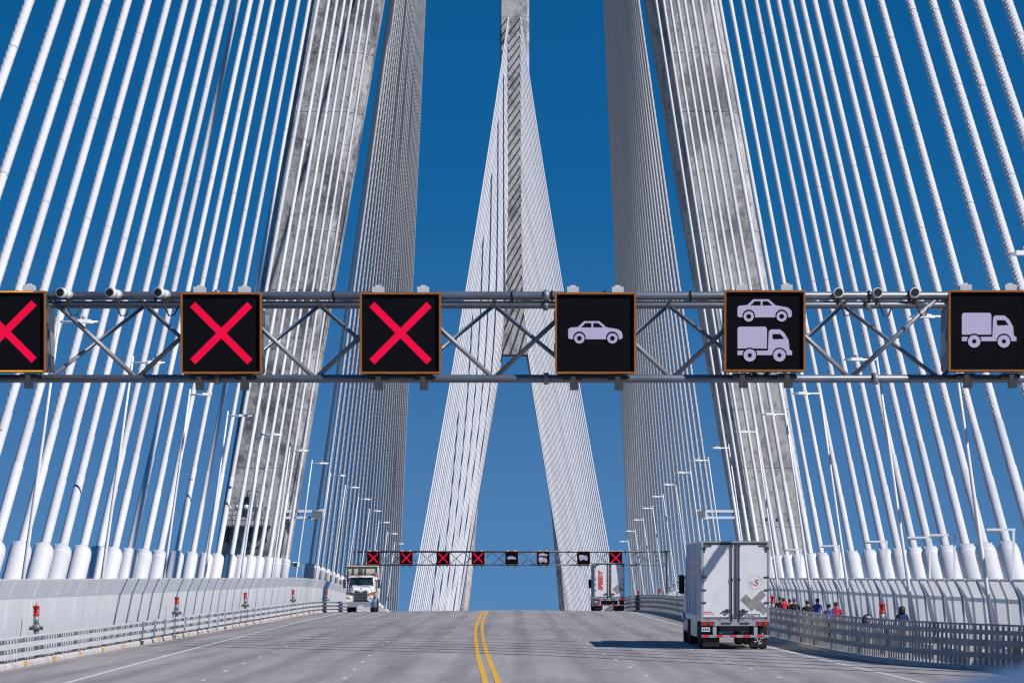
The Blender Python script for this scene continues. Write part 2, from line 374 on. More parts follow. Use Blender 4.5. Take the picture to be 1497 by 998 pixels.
ORD = ['first', 'second', 'third', 'fourth', 'fifth', 'sixth', 'seventh', 'eighth', 'ninth', 'tenth', 'eleventh', 'twelfth', 'thirteenth', 'fourteenth', 'fifteenth', 'sixteenth', 'seventeenth', 'eighteenth', 'nineteenth', 'twentieth', 'twenty-first', 'twenty-second', 'twenty-third', 'twenty-fourth', 'twenty-fifth', 'twenty-sixth', 'twenty-seventh', 'twenty-eighth', 'twenty-ninth', 'thirtieth', 'thirty-first', 'thirty-second', 'thirty-third', 'thirty-fourth']
def drange(a, b, st):
    n = max(1, int(round((b-a)/st))); return [a+(b-a)*i/n for i in range(n+1)]

# ------------------------------------------------------------------ setting: water, shores, deck, road, path, markings
g = MB()
nr = 48; rad = [0, 400, 1500, 5000, 18000]
vs = [(0, 700, -36)]; fs = []
for r_ in rad[1:]:
    vs += [(r_*math.cos(2*PI*j/nr), 700+r_*math.sin(2*PI*j/nr), -36) for j in range(nr)]
fs += [(0, 1+j, 1+(j+1) % nr) for j in range(nr)]
for k in range(3): fs += [(1+k*nr+j, 1+(k+1)*nr+j, 1+(k+1)*nr+(j+1) % nr, 1+k*nr+(j+1) % nr) for j in range(nr)]
g.add(vs, fs); tag(g.build('water', M_water), kind='structure')
for y0, y1 in ((-15000, 372), (1190, 15000)):
    g = MB(); g.box(-15000, 15000, y0, y1, -40, -33.5); tag(g.build('ground', M_land), kind='structure')

DS = drange(-30, 340, 10)+drange(346, 620, 6)[0:]+drange(640, 1500, 20)
def strip(name, xa, xb, h, m, d_list, nx=1, kind='structure', parent=None):
    b = MB(); vs = []; fs = []
    for d in d_list:
        a, e = xa(d), xb(d)
        for j in range(nx+1):
            x = a+(e-a)*j/nx; vs.append((x, d, deck(d, x)+h))
    w = nx+1
    for i in range(len(d_list)-1):
        for j in range(nx): fs.append((i*w+j, i*w+j+1, (i+1)*w+j+1, (i+1)*w+j))
    b.add(vs, fs); o = b.build(name, m, parent)
    if kind: tag(o, kind=kind)
    return o
# the girder and slab under the carriageway
b = MB()
b.sweep([[(-20.2, d, deck(d, 17)-0.25), (20.2, d, deck(d, 17)-0.25), (20.2, d, deck(d, 17)-1.0), (16, d, deck(d, 17)-3.2), (-16, d, deck(d, 17)-3.2), (-20.2, d, deck(d, 17)-1.0)] for d in DS])
tag(b.build('bridge_deck', M_deck), kind='structure')
strip('road', lambda d: -15.75, lambda d: min(17.4, railx(d)+0.1), 0, M_road, DS, 10)
strip('path', lambda d: railx(d)+0.1, lambda d: 17.5, 0.05, M_path, DS, 2)
strip('path', lambda d: -17.5, lambda d: -15.75, 0.05, M_path, DS, 1)
def line(name, xc, w, m, d0, d1, h=0.004, parent=None):
    return strip(name, lambda d: xc(d)-w/2, lambda d: xc(d)+w/2, h, m, drange(d0, d1, 6), 1, None if parent else 'structure', parent)
for s_ in (-0.16, 0.16):
    line('yellow_centre_line', lambda d: lane(d)+s_, 0.155, M_yellow, 30, 1280)
line('white_edge_line', lambda d: -11.25+lane(d), 0.17, M_white, 30, 1280)
line('white_edge_line', lambda d: min(11.45+lane(d), railx(d)-0.5), 0.15, M_white, 30, 1280)
for off in (-7.7, -3.9, 4.3, 7.95):
    root = empty('lane_marking'); tag(root, kind='structure')
    for k in range(60):
        d0 = 40+k*12.0+(2.5 if off > 0 else 0)
        if d0 > 470: break
        line('dash', lambda d: off+lane(d), 0.10, M_white, d0, d0+2.0, 0.004, root)
# expansion joints across the road
for d0 in (371, 421):
    x0 = -15.7; b = MB(); x1 = railx(d0)
    b.add([R(x0, d0, .005), R(0, d0, .005), R(x1, d0, .005), R(x1, d0+0.35, .005), R(0, d0+0.35, .005), R(x0, d0+0.35, .005)], [(0, 1, 4, 5), (1, 2, 3, 4)])
    tag(b.build('expansion_joint', M_dark), kind='structure')

# ------------------------------------------------------------------ towers
def make_tower(d0, inner, z_gap, z_tops, label, mats, base):
    """inner: table height -> half gap (relative to eye plane at d0); outer follows with a leg width"""
    root = empty('bridge_tower', (0, d0, tilt(d0)+base)); tag(root, label, 'bridge tower')
    z_top, shaft_half = z_tops
    dep = 3.8
    def outer(z):
        o = lerp_table(inner, z)+6.1
        if z > z_gap-25:
            t = min(1, (z-(z_gap-25))/75); o = min(o, (lerp_table(inner, z_gap-25)+6.1)*(1-t)+shaft_half*t)
        return max(o, shaft_half)
    def ring(sgn, z, inset, ci=1.25, co=0.45):
        a = lerp_table(inner, z)+inset; e = outer(z)-inset; q = dep-inset
        if e-a < 2.6: ci = 0.3; co = 0.3
        pts = [(a+ci, -q), (e-co, -q), (e, -q+1.2), (e, q-1.2), (e-co, q), (a+ci, q), (a, q-2.0), (a, -q+2.0)]
        r = [(sgn*x, y, z-base) for x, y in pts]
        return r if sgn > 0 else r[::-1]
    for sgn in (-1, 1):
        m = mats[0] if sgn < 0 else mats[1]
        zs = drange(base, z_gap, 5.0)
        core = MB(); core.sweep([ring(sgn, z, 0.06) for z in zs]); leg = core.build('leg', M_joint, root)
        for za, zb in zip(zs, zs[1:]):
            lift = MB(); lift.sweep([ring(sgn, za+0.012, 0.02), ring(sgn, za+0.04, 0), ring(sgn, zb-0.04, 0), ring(sgn, zb-0.012, 0.02)])
            lift.build('concrete_lift', m, leg)
    def sring(z, inset):
        e = outer(z)-inset; q = dep-inset; c = 0.45
        return [(-e+c, -q, z-base), (e-c, -q, z-base), (e, -q+1.0, z-base), (e, q-1.0, z-base), (e-c, q, z-base), (-e+c, q, z-base), (-e, q-1.0, z-base), (-e, -q+1.0, z-base)]
    zs = drange(z_gap+0.01, z_top, 5.0)
    core = MB(); core.sweep([sring(z, 0.06) for z in zs]); sh = core.build('shaft', M_joint, root)
    for za, zb in zip(zs, zs[1:]):
        lift = MB(); lift.sweep([sring(za+0.012, 0.02), sring(za+0.04, 0), sring(zb-0.04, 0), sring(zb-0.012, 0.02)]); lift.build('concrete_lift', mats[1], sh)
    return root
NEAR_IN = [(-50, 27.5), (2.4, 19.1), (24.5, 15.35), (49, 11.1), (84, 4.6), (86, 0.0), (200, 0)]
FAR_IN = [(-60, 16.5), (-8.2, 11.2), (18.5, 8.95), (54.8, 2.9), (55.2, 0), (200, 0)]
near_tower = make_tower(DN, NEAR_IN, 84.0, (178, 3.65), 'huge concrete tower astride the road, its two leaning legs behind the near cables', (M_tower_dark, M_tower), -46)
far_tower = make_tower(DF, FAR_IN, 54.8, (158, 3.65), 'distant concrete tower in the centre, legs joining in a single shaft', (M_tower, M_tower), -62)

# ------------------------------------------------------------------ stay cables
def cable_thing(sgn, da, dt, zt, xt, label, group, fine, helix_to, pipe=True, r=0.158, fil=True, xa=None):
    a = W(sgn*(CABX if xa is None else xa), da, -EYE-drop(da)-0.2); t = W(sgn*xt, dt, zt)
    ax = (t-a).normalized()
    L_ = (t-a).length
    root = empty('stay_cable', a); tag(root, label, 'stay cable', group)
    def at(s_):                                     # along the cable with a little sag
        u = s_/L_; return ax*s_ + Vector((0, 0, -L_*0.012*4*u*(1-u)*ax.xy.length))
    def s_at(h): return h/ax.z
    ns = 10 if not fine else 14
    p = MB(); p.tube([at(L_*i/24) for i in range(25)], r, ns, False); p.build('sheath', M_cable, root)
    if pipe:
        q = MB(); h1 = s_at(4.5)
        q.tube([at(0), at(h1-0.25), at(h1-0.1), at(h1-0.02), at(h1)], [0.42, 0.42, 0.40, 0.33, r+0.05], 20); gp = q.build('guide_pipe', M_pipe, root)
        if fine:
            q = MB(); q.tube([at(h1-0.62), at(h1-0.60), at(h1-0.54), at(h1-0.52)], [0.42, 0.432, 0.432, 0.42], 20, False); q.build('weld_band', M_fillet, gp)
            for an in (0.6, 2.2, 3.9, 5.4):
                e1 = ax.cross(Vector((0, 0, 1))).normalized(); e2 = ax.cross(e1); c = at(h1-0.12)+(e1*math.cos(an)+e2*math.sin(an))*0.36
                q = MB(); q.tube([c, c+ax*0.16], 0.035, 6); q.build('lifting_lug', M_pipe, gp)
        if fine:
            q = MB(); h2 = s_at(7.9+random.uniform(-.3, .3)); h3 = h2+s_at(1.9)
            q.tube([at(h1-0.1), at(h2*0.6), at(h2-0.12), at(h2)], [r+0.042, r+0.042, r+0.042, r+0.02], 16, False)
            q.build('sleeve', M_pipe, root)
            q = MB(); q.tube([at(h2), at(h3-0.05), at(h3)], [r+0.022, r+0.022, r], 16, False); q.build('sleeve', M_pipe, root)
            for k in range(2, 9):                   # butt-weld collars of the sheath lengths
                sk = h3+k*random.uniform(7.8, 8.4)
                q = MB(); q.tube([at(sk), at(sk+0.05)], r+0.012, 14, False); q.build('weld_collar', M_seam, root)
    if fil:
        h0 = s_at(9.9) if fine else s_at(4.2)
        h1 = min(s_at(helix_to), L_*0.98); pitch = 0.56 if fine else 0.8; rr = r*0.15 if fine else 0.03; k = 7 if fine else 6
        n = int((h1-h0)/pitch*k); e1 = ax.cross(Vector((0, 0, 1))).normalized(); e2 = ax.cross(e1)
        for ph in ((0, PI) if fine else (0,)):
            vs = []; fs = []
            for i in range(n):
                s_ = h0+i*pitch/k; an = 2*PI*i/k+ph; c = at(s_)
                o = e1*math.cos(an)+e2*math.sin(an)
                vs += [c+o*(r-0.01)-ax*rr, c+o*(r+rr), c+o*(r-0.01)+ax*rr]
            for i in range(n-1):
                fs += [(i*3, i*3+1, i*3+4, i*3+3), (i*3+1, i*3+2, i*3+5, i*3+4)]
            q = MB(); q.add(vs, fs); q.build('helical_fillet', M_fillet, root)
    return root
BACK = [121, 129.5, 137, 144, 151.8, 160, 169, 177.5, 185, 194, 202, 210, 219, 228, 238, 250.5, 263, 275.5, 286, 300, 311.5, 323, 334, 347, 359, 373]
nb = len(BACK)
for sgn, side in ((-1, 'left'), (1, 'right')):
    for i, da in enumerate(BACK):
        if sgn > 0: da = {121: 119, 129.5: 126.5, 137: 133.5, 144: 140.5, 151.8: 148.4}.get(da, da)
        zt = 157-0.23*(da-174)
        o_ = nb-1-i
        cable_thing(sgn, da, DN, zt, 2.5, f"white stay cable {side} of the road, {ORD[o_]} in front of the near tower's {side} leg", f'stay cables on the {side} between gantry and near tower', True, 50 if da > 240 else 40, True, 0.165-0.055*(da-121)/252)
    n = 26
    for i in range(n):
        da = 418+(742-418)*i/(n-1); zt = 112+(160-112)*i/(n-1)
        cable_thing(sgn, da, DN, zt, 1.6+1.4*i/(n-1), f"thin white stay cable, {ORD[i]} beyond the near tower's {side} leg", f'curtain of stay cables {side} of centre', False, 95, True, 0.14)
    n = 34
    for i in range(n):
        da = 1140-(1140-786)*i/(n-1); zt = 66+(140-66)*i/(n-1)
        cable_thing(sgn, da, DF, zt, 1.3, f'pale far-tower stay cable, {side} half, {ORD[n-1-i]} in from the outer edge', f'front fan of the far tower, {side} half', False, 0, False, 0.165, False, 15.6+3.4*i/(n-1))

# ------------------------------------------------------------------ tower fittings: service platform and floodlight arms
def at_px(px, py, d): return Vector(((px-VPX)*d/FPX, d, tilt(d)-(py-842)*d/FPX))
pl = empty('service_platform', at_px(362, 768, DN-4.9)); tag(pl, 'dark steel service platform with railing and lamps on the left tower leg', 'platform')
b = MB(); b.box(-1.9, 1.9, -0.9, 1.0, -0.18, 0); b.build('platform_floor', M_dark, pl)
for x in (-1.7, 0.2, 1.5):
    b = MB(); b.bar((x, -0.85, -0.15), (x, 1.0, -1.3), 0.12, 0.12); b.bar((x, 0.95, -1.4), (x, 0.95, 0), 0.12, 0.12); b.build('bracket', M_dark, pl)
for i in range(7):
    b = MB(); x = -1.85+i*0.61; b.tube([(x, -0.86, 0), (x, -0.86, 1.25)], 0.03, 6); b.build('railing_post', M_dark, pl)
for z in (0.45, 0.85, 1.25):
    b = MB(); b.tube([(-1.87, -0.86, z), (1.87, -0.86, z)], 0.028, 6); b.build('handrail', M_dark, pl)
for x in (-1.6, -0.75, -0.05, 0.95, 1.7):
    b = MB(); b.lathe([(0.10, 0), (0.24, 0.05), (0.27, 0.2), (0.22, 0.36), (0.08, 0.44)], (x, -0.7, 1.3), n=12); b.build('dome_lamp', M_cabw, pl)
b = MB(); b.cbox(0.05, 0.75, 0.55, 0.95, 1.55, 2.75, 0.04); b.build('equipment_cabinet', M_galv, pl)
b = MB(); b.tube([(-0.1, 0.7, 2.4), (0.0, 0.6, 2.95), (0.6, 0.6, 2.98), (1.15, 0.7, 2.7), (1.25, 0.7, 1.9), (1.05, 0.7, 1.2)], 0.05, 6); b.build('conduit', M_dark, pl)
b = MB(); b.lathe([(0.07, 0), (0.13, 0.03), (0.13, 0.3), (0.05, 0.36)], (-1.55, 0.2, 1.9), n=10); b.build('signal_lamp', M_green, pl)
for sgn, x_leg, x_end in ((-1, 412, 456), (1, 1072, 1032)):
    d0 = DN-3.0
    root = empty('floodlight_arm', at_px(x_leg, 751, d0)); tag(root, f"white twin-bar floodlight arm reaching inward from the {'left' if sgn < 0 else 'right'} tower leg", 'floodlight')
    ln = (x_end-x_leg)*d0/FPX
    for z in (0.24, -0.30):
        b = MB(); b.bar((-0.6*(-sgn), 0, z), (ln, 0, z), 0.22, 0.2); b.build('arm_bar', M_lampw, root)
    b = MB(); b.bar((ln*0.55, 0, -0.3), (ln*0.55, 0, 0.24), 0.1, 0.1); b.build('arm_strut', M_galv2, root)
    c = ln+(0.5 if ln > 0 else -0.5); k = 1 if ln > 0 else -1
    b = MB(); b.hexa([(c-0.55, -0.5, -0.35-0.12*k), (c+0.5, -0.5, -0.35+0.12*k), (c+0.5, 0.5, -0.35+0.12*k), (c-0.55, 0.5, -0.35-0.12*k), (c-0.45, -0.5, 0.30-0.1*k), (c+0.55, -0.5, 0.30+0.14*k), (c+0.55, 0.5, 0.30+0.14*k), (c-0.45, 0.5, 0.30-0.1*k)]); lh = b.build('lamp_box', M_lampw, root)
    for j in range(5):
        b = MB(); z = -0.28+j*0.12; b.box(c-0.45, c+0.45, -0.56, -0.50, z, z+0.05); b.build('louvre', M_galv, lh)

for k, px in enumerate((1103, 1120, 1137, 1154)):     # form-tie holes along one pour joint of the right leg
    p = at_px(px, 759, DN-3.8)-near_tower.location
    b = MB(); b.lathe([(0.13, -0.02), (0.16, -0.02), (0.16, 0.02)], p, 'y', 12); b.build('form_tie_hole', M_dark, near_tower)
# ------------------------------------------------------------------ fences
def fence(sgn, label, d0, d1, step):
    root = empty('mesh_fence', R(sgn*17.2, d0)); tag(root, label, 'fence')
    base = root.location.copy()
    def P(d, u, h): return R(sgn*u, d, 0)+Vector((0, 0, h))-base
    ds = drange(d0, d1, step)
    for da, db in zip(ds, ds[1:]):
        a, e = da+0.035, db-0.035
        b = MB(); prof = [(17.22, 0.05), (17.0, 2.1), (16.71, 2.78)]
        b.sweep([[P(d, u, h) for u, h in prof] for d in (a, e)], False); b.build('panel', M_fence, root)
    for k, d in enumerate(ds):
        if d > 470: break
        b = MB()
        for (ua, ha), (ub, hb) in ((((17.13, 0.05), (16.91, 2.12)), ((16.91, 2.12), (16.63, 2.80))) if sgn > 0 else (((17.29, 0), (17.07, 2.12)), ((17.07, 2.12), (16.76, 2.80)))):
            b.hexa([P(d-0.045, ua-0.02, ha), P(d+0.045, ua-0.02, ha), P(d+0.045, ua+0.06, ha), P(d-0.045, ua+0.06, ha), P(d-0.045, ub-0.02, hb), P(d+0.045, ub-0.02, hb), P(d+0.045, ub+0.06, hb), P(d-0.045, ub+0.06, hb)])
        b.build('post', M_fpost, root)
    dl = [d for d in drange(d0, d1, 9)]
    for u, h, w in ((17.09, 2.06, 0.11), (17.28, 0.35, 0.08), (16.755, 2.74, 0.05)):
        b = MB(); b.sweep([[P(d, u-0.02, h), P(d, u-0.02, h+w), P(d, u+0.04, h+w), P(d, u+0.04, h)] for d in dl]); b.build('rail', M_fpost, root)
    return root
fence(-1, 'tall white mesh fence with inward-bent top along the left deck edge', 96, 624, 4.0)
fence(1, 'tall white mesh fence with inward-bent top along the right path, in shade', 120, 624, 4.0)

# ------------------------------------------------------------------ barriers with rails, posts and pickets
def barrier(xf, sgn, label, d0, d1, rails, top, pick_rows, pitch, m, G=12, wf=0.16):
    root = empty('steel_barrier', R(xf(d0), d0)); tag(root, label, 'barrier')
    base = root.location.copy()
    # arc-length samples so that posts stay evenly spaced through the flare
    pts = []; d = d0; 
    while d < d1:
        k = (xf(d+0.5)-xf(d-0.5)); ln = math.sqrt(1+k*k); pts.append(d); d += 0.5/ln
    def P(d, off, h):
        k = xf(d+0.5)-xf(d-0.5); n = Vector((1, -k, 0)).normalized()
        p = R(xf(d), d)+n*off*sgn; return p+Vector((0, 0, h))-base
    dl = pts[::4]+[pts[-1]]
    for z0, z1, o0, o1 in rails:
        b = MB(); b.sweep([[P(d, o0, z0), P(d, o1, z0), P(d, o1, z1), P(d, o0, z1)] for d in dl]); b.build('rail', m, root)
    for i in range(0, len(pts), G):
        d = pts[i]
        if d > 470: break
        b = MB(); b.hexa([P(d-0.07, 0.10, 0), P(d+0.07, 0.10, 0), P(d+0.07, 0.30, 0), P(d-0.07, 0.30, 0), P(d-0.05, 0.08, top-0.04), P(d+0.05, 0.08, top-0.04), P(d+0.05, 0.16, top-0.04), P(d-0.05, 0.16, top-0.04)]); b.build('post', m, root)
    b = MB(); nper = pitch
    for i in range(0, len(pts)-G, G):
        if pts[i] > 440: break
        for j in range(1, nper):
            d = pts[i]+(pts[i+G]-pts[i])*j/nper; w = wf*(pts[i+G]-pts[i])*2/G
            for z0, z1 in pick_rows:
                b.hexa([P(d-w, 0.12, z0), P(d+w, 0.12, z0), P(d+w, 0.13, z0), P(d-w, 0.13, z0), P(d-w, 0.12, z1), P(d+w, 0.12, z1), P(d+w, 0.13, z1), P(d-w, 0.13, z1)])
    tag(b.build('picket', m, root), kind='stuff')
    return root, P, pts
LB, LP, LPT = barrier(lambda d: -15.7, -1, 'light steel barrier of three rails with pickets along the left road edge', 60, 640,
    [(0.30, 0.45, -0.10, 0.12), (0.61, 0.76, -0.10, 0.12), (0.91, 0.97, -0.08, 0.12)], 0.96, [(0.20, 0.30), (0.45, 0.61), (0.76, 0.91)], 7, M_rail)
for k, d in enumerate(drange(100, 460, 2.9)):      # bolted kerb blocks with rounded tops
    b = MB(); a, e = d+0.06, d+2.84
    def ringk(dd, s_): return [LP(dd, -0.10*s_, 0.0), LP(dd, 0.24, 0.0), LP(dd, 0.24, 0.19*s_), LP(dd, 0.0, 0.19*s_), LP(dd, -0.09*s_, 0.11*s_)]
    b.sweep([ringk(a, 0.75), ringk(a+0.25, 1), ringk(e-0.25, 1), ringk(e, 0.75)]); b.build('kerb_block', M_kerb, LB)
for k in range(26):
    d = 129.5+9.3*k
    b = MB(); p = LP(d, -0.15, 0.02); b.box(p.x-0.02, p.x+0.03, p.y-0.05, p.y+0.05, p.z, p.z+0.15); b.box(p.x-0.05, p.x+0.055, p.y-0.04, p.y+0.04, p.z+0.10, p.z+0.15)
    b.build('reflector', M_yellow, LB)
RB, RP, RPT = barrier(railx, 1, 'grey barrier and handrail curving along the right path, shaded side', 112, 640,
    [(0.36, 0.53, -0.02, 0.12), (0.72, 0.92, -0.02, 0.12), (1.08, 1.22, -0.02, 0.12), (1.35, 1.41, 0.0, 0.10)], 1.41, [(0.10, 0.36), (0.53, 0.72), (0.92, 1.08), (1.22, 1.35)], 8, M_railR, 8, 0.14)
b = MB(); dl = RPT[::4]
b.sweep([[RP(d, -0.12, 0.0), RP(d, 0.3, 0.0), RP(d, 0.3, 0.12), RP(d, -0.05, 0.12)] for d in dl]); b.build('kerb', M_kerb, RB)

# ------------------------------------------------------------------ lamp posts
def lamp_post(sgn, d, label, group):
    xb = 17.5 if sgn < 0 else 16.5; h = 11.8; lean = 0.14
    root = empty('lamp_post', R(sgn*(xb+0.0), d)); tag(root, label, 'street lamp', group)
    def P(z, dx=0): return Vector((-sgn*(lean*z+dx), 0, z))
    b = MB(); b.lathe([(0.18, 0), (0.18, 0.35), (0.11, 0.4)], (0, 0, 0), n=10); b.build('base', M_lampw, root)
    b = MB(); b.tube([P(0.3), P(4), P(8), P(h+0.22)], [0.08, 0.072, 0.06, 0.045], 10); b.build('pole', M_lampw, root)
    b = MB(); t = P(h-0.05); b.tube([t, t+Vector((-sgn*1.35, 0, 0.0))], [0.045, 0.035], 8); b.build('arm', M_lampw, root)
    c = t+Vector((-sgn*0.85, 0, 0.0))
    b = MB(); b.sweep([[c+Vector((dx, -w, -0.05)), c+Vector((dx, w, -0.05)), c+Vector((dx, w*0.7, hh)), c+Vector((dx, -w*0.7, hh))] for dx, w, hh in ((-0.36, 0.06, 0.0), (-0.2, 0.16, 0.08), (0.2, 0.16, 0.08), (0.36, 0.06, 0.0))]); hd = b.build('luminaire', M_lampw, root)
    b = MB(); b.lathe([(0.04, 0), (0.06, 0.04), (0.05, 0.12)], c+Vector((0, 0, 0.075)), n=8); b.build('photocell', M_galv, hd)
ll = [129, 162, 193, 227, 257, 291, 328, 364]+[400+36*i for i in range(7)]
rl = [128, 159, 190.6, 226, 255, 286, 322, 356]+[392+36*i for i in range(7)]
for sgn, lst, side in ((-1, ll, 'left'), (1, rl, 'right')):
    for i, d in enumerate(lst):
        lamp_post(sgn, d, f'leaning white lamp post with short arm on the {side}, {ORD[i]} beyond the sign gantry', f'lamp posts along the {side} deck edge')
pls = [164, 186, 197, 220, 252, 286, 320, 350, 385, 420]
for i, d in enumerate(pls):
    root = empty('path_light', R(17.6, d)); tag(root, f'slim white path light with square elbow behind the right fence, {ORD[i]} from the front', 'path light', 'path lights behind the right fence')
    b = MB(); b.bar((0, 0, 0), (0, 0, 4.5), 0.09, 0.09); b.build('pole', M_lampw, root)
    b = MB(); b.bar((0.06, 0, 4.54), (-0.95, 0, 4.54), 0.09, 0.08); b.build('arm', M_lampw, root)
    b = MB(); b.box(-1.0, -0.45, -0.07, 0.07, 4.44, 4.50); b.build('luminaire', M_galv, root)

# ------------------------------------------------------------------ red-topped standpipes
def standpipe(loc, label):
    root = empty('standpipe', loc); tag(root, label, 'standpipe', 'red-topped standpipes beside the barriers')
    b = MB(); b.lathe([(0.09, 0), (0.09, 0.95)], (0, 0, 0), n=12); b.build('stem', M_spipe, root)
    b = MB(); b.lathe([(0.10, 0.95), (0.16, 1.0), (0.16, 1.10), (0.11, 1.16), (0.10, 1.18)], (0, 0, 0), n=14); b.build('valve_body', M_spipe, root)
    for s_ in (-1, 1):
        b = MB(); b.lathe([(0.06, 0), (0.06, 0.08), (0.075, 0.08), (0.075, 0.13)] if s_ > 0 else [(0.075, 0), (0.075, 0.05), (0.06, 0.05), (0.06, 0.13)], (0.11 if s_ > 0 else -0.24, 0, 1.04), 'x', 10); b.build('outlet', M_spipe, root)
    b = MB(); b.lathe([(0.10, 1.18), (0.10, 1.46)], (0, 0, 0), n=14); b.build('collar', M_galv, root)
    cp = MB(); cp.lathe([(0.105, 1.46), (0.105, 1.56)], (0, 0, 0), n=14); cp.lathe([(0.105, 1.72), (0.105, 1.77), (0.12, 1.77), (0.12, 1.81), (0.03, 1.84)], (0, 0, 0), n=14); cp.lathe([(0.05, 1.56), (0.05, 1.72)], (0, 0, 0), n=10)
    for j in range(5):
        an = 2*PI*j/5; x, y = 0.092*math.cos(an), 0.092*math.sin(an); cp.bar((x, y, 1.55), (x, y, 1.73), 0.035, 0.035)
    c = cp.build('red_cage', M_redp, root)
    b = MB(); b.tube([(0, 0, 1.83), (0, 0, 1.93)], 0.014, 6); b.build('tip', M_dark, c)
for i, d in enumerate((161, 228, 286, 348, 410)):
    standpipe(R(-16.55, d, 0.05), f'red-topped grey standpipe against the left fence, {ORD[i]} from the front')
for i, (x, d) in enumerate(((13.2, 167), (12.6, 227), (12.2, 290), (11.6, 372), (11.3, 424))):
    standpipe(R(x, d, 0.05), f'red-topped grey standpipe behind the right barrier, {ORD[i]} from the front')
# round mirror on the right handrail
root = empty('round_mirror', R(railx(160.5), 160.5, 1.28)); tag(root, 'dark round mirror fixed to the right barrier below a standpipe', 'mirror')
b = MB(); b.lathe([(0.10, 0.05), (0.19, 0.03), (0.20, 0.0), (0.17, -0.03)], (0.1, -0.12, 0.05), 'y', 18); b.build('backing', M_black, root)
b = MB(); b.lathe([(0.15, -0.035), (0.05, -0.045)], (0.1, -0.12, 0.05), 'y', 18); b.build('glass', M_galv, root)
b = MB(); b.bar((0.1, -0.1, 0.05), (0.1, 0.1, 0.05), 0.05, 0.05); b.build('clamp', M_dark, root)

# ------------------------------------------------------------------ gantries
def circle(cx, cz, r, n=18): return [(cx+r*math.cos(2*PI*j/n), cz+r*math.sin(2*PI*j/n)) for j in range(n)]
def icon_x(S, on, off):
    h = 0.565; w = 0.068
    for s_ in (1, -1):
        a = Vector((-h+0.03, -s_*(h-0.03))); e = Vector((h-0.03, s_*(h-0.03))); n = Vector((-(e-a).y, (e-a).x)).normalized()*w
        if s_ == 1: on.plate([tuple(a+n), tuple(a-n), tuple(e-n), tuple(e+n)][::-1], -0.006)
        else:
            m = (a+e)/2; u = (e-a).normalized()*w
            on.plate([tuple(a+n), tuple(a-n), tuple(m-u-n), tuple(m-u+n)][::-1], -0.006); on.plate([tuple(m+u+n), tuple(m+u-n), tuple(e-n), tuple(e+n)][::-1], -0.006)
def icon_car(on, off, cx, cz, s):
    def T(p): return [(cx+(x-0.5)*s, cz+(z-0.2)*s) for x, z in p]
    on.plate(T([(0, .09), (0.0, .25), (.03, .28), (.18, .295), (.29, .40), (.57, .40), (.70, .29), (.92, .25), (.985, .20), (1, .10), (.97, .07), (.04, .07)])[::-1], -0.006)
    off.plate(T([(.235, .285), (.315, .365), (.425, .365), (.425, .285)])[::-1], -0.010); off.plate(T([(.46, .285), (.46, .365), (.55, .365), (.645, .285)])[::-1], -0.010)
    for x in (.205, .81):
        off.plate(T(circle(x, .095, .118))[::-1], -0.010); on.plate(T(circle(x, .085, .095))[::-1], -0.014); off.plate(T(circle(x, .085, .045))[::-1], -0.018)
def icon_truck(on, off, cx, cz, s):
    def T(p): return [(cx+(x-0.5)*s, cz+(z-0.32)*s) for x, z in p]
    on.plate(T([(0.0, .235), (.0, .60), (.03, .635), (.51, .635), (.54, .60), (.54, .235)])[::-1], -0.006)
    on.plate(T([(0, .115), (0, .195), (.56, .195), (.575, .55), (.61, .585), (.78, .585), (.86, .52), (.94, .38), (.955, .21), (1, .19), (1, .115)])[::-1], -0.006)
    off.plate(T([(.64, .43), (.64, .50), (.79, .50), (.86, .41), (.66, .40)])[::-1], -0.010)
    for x in (.225, .77):
        off.plate(T(circle(x, .12, .135))[::-1], -0.010); on.plate(T(circle(x, .11, .115))[::-1], -0.014); off.plate(T(circle(x, .11, .04))[::-1], -0.018)
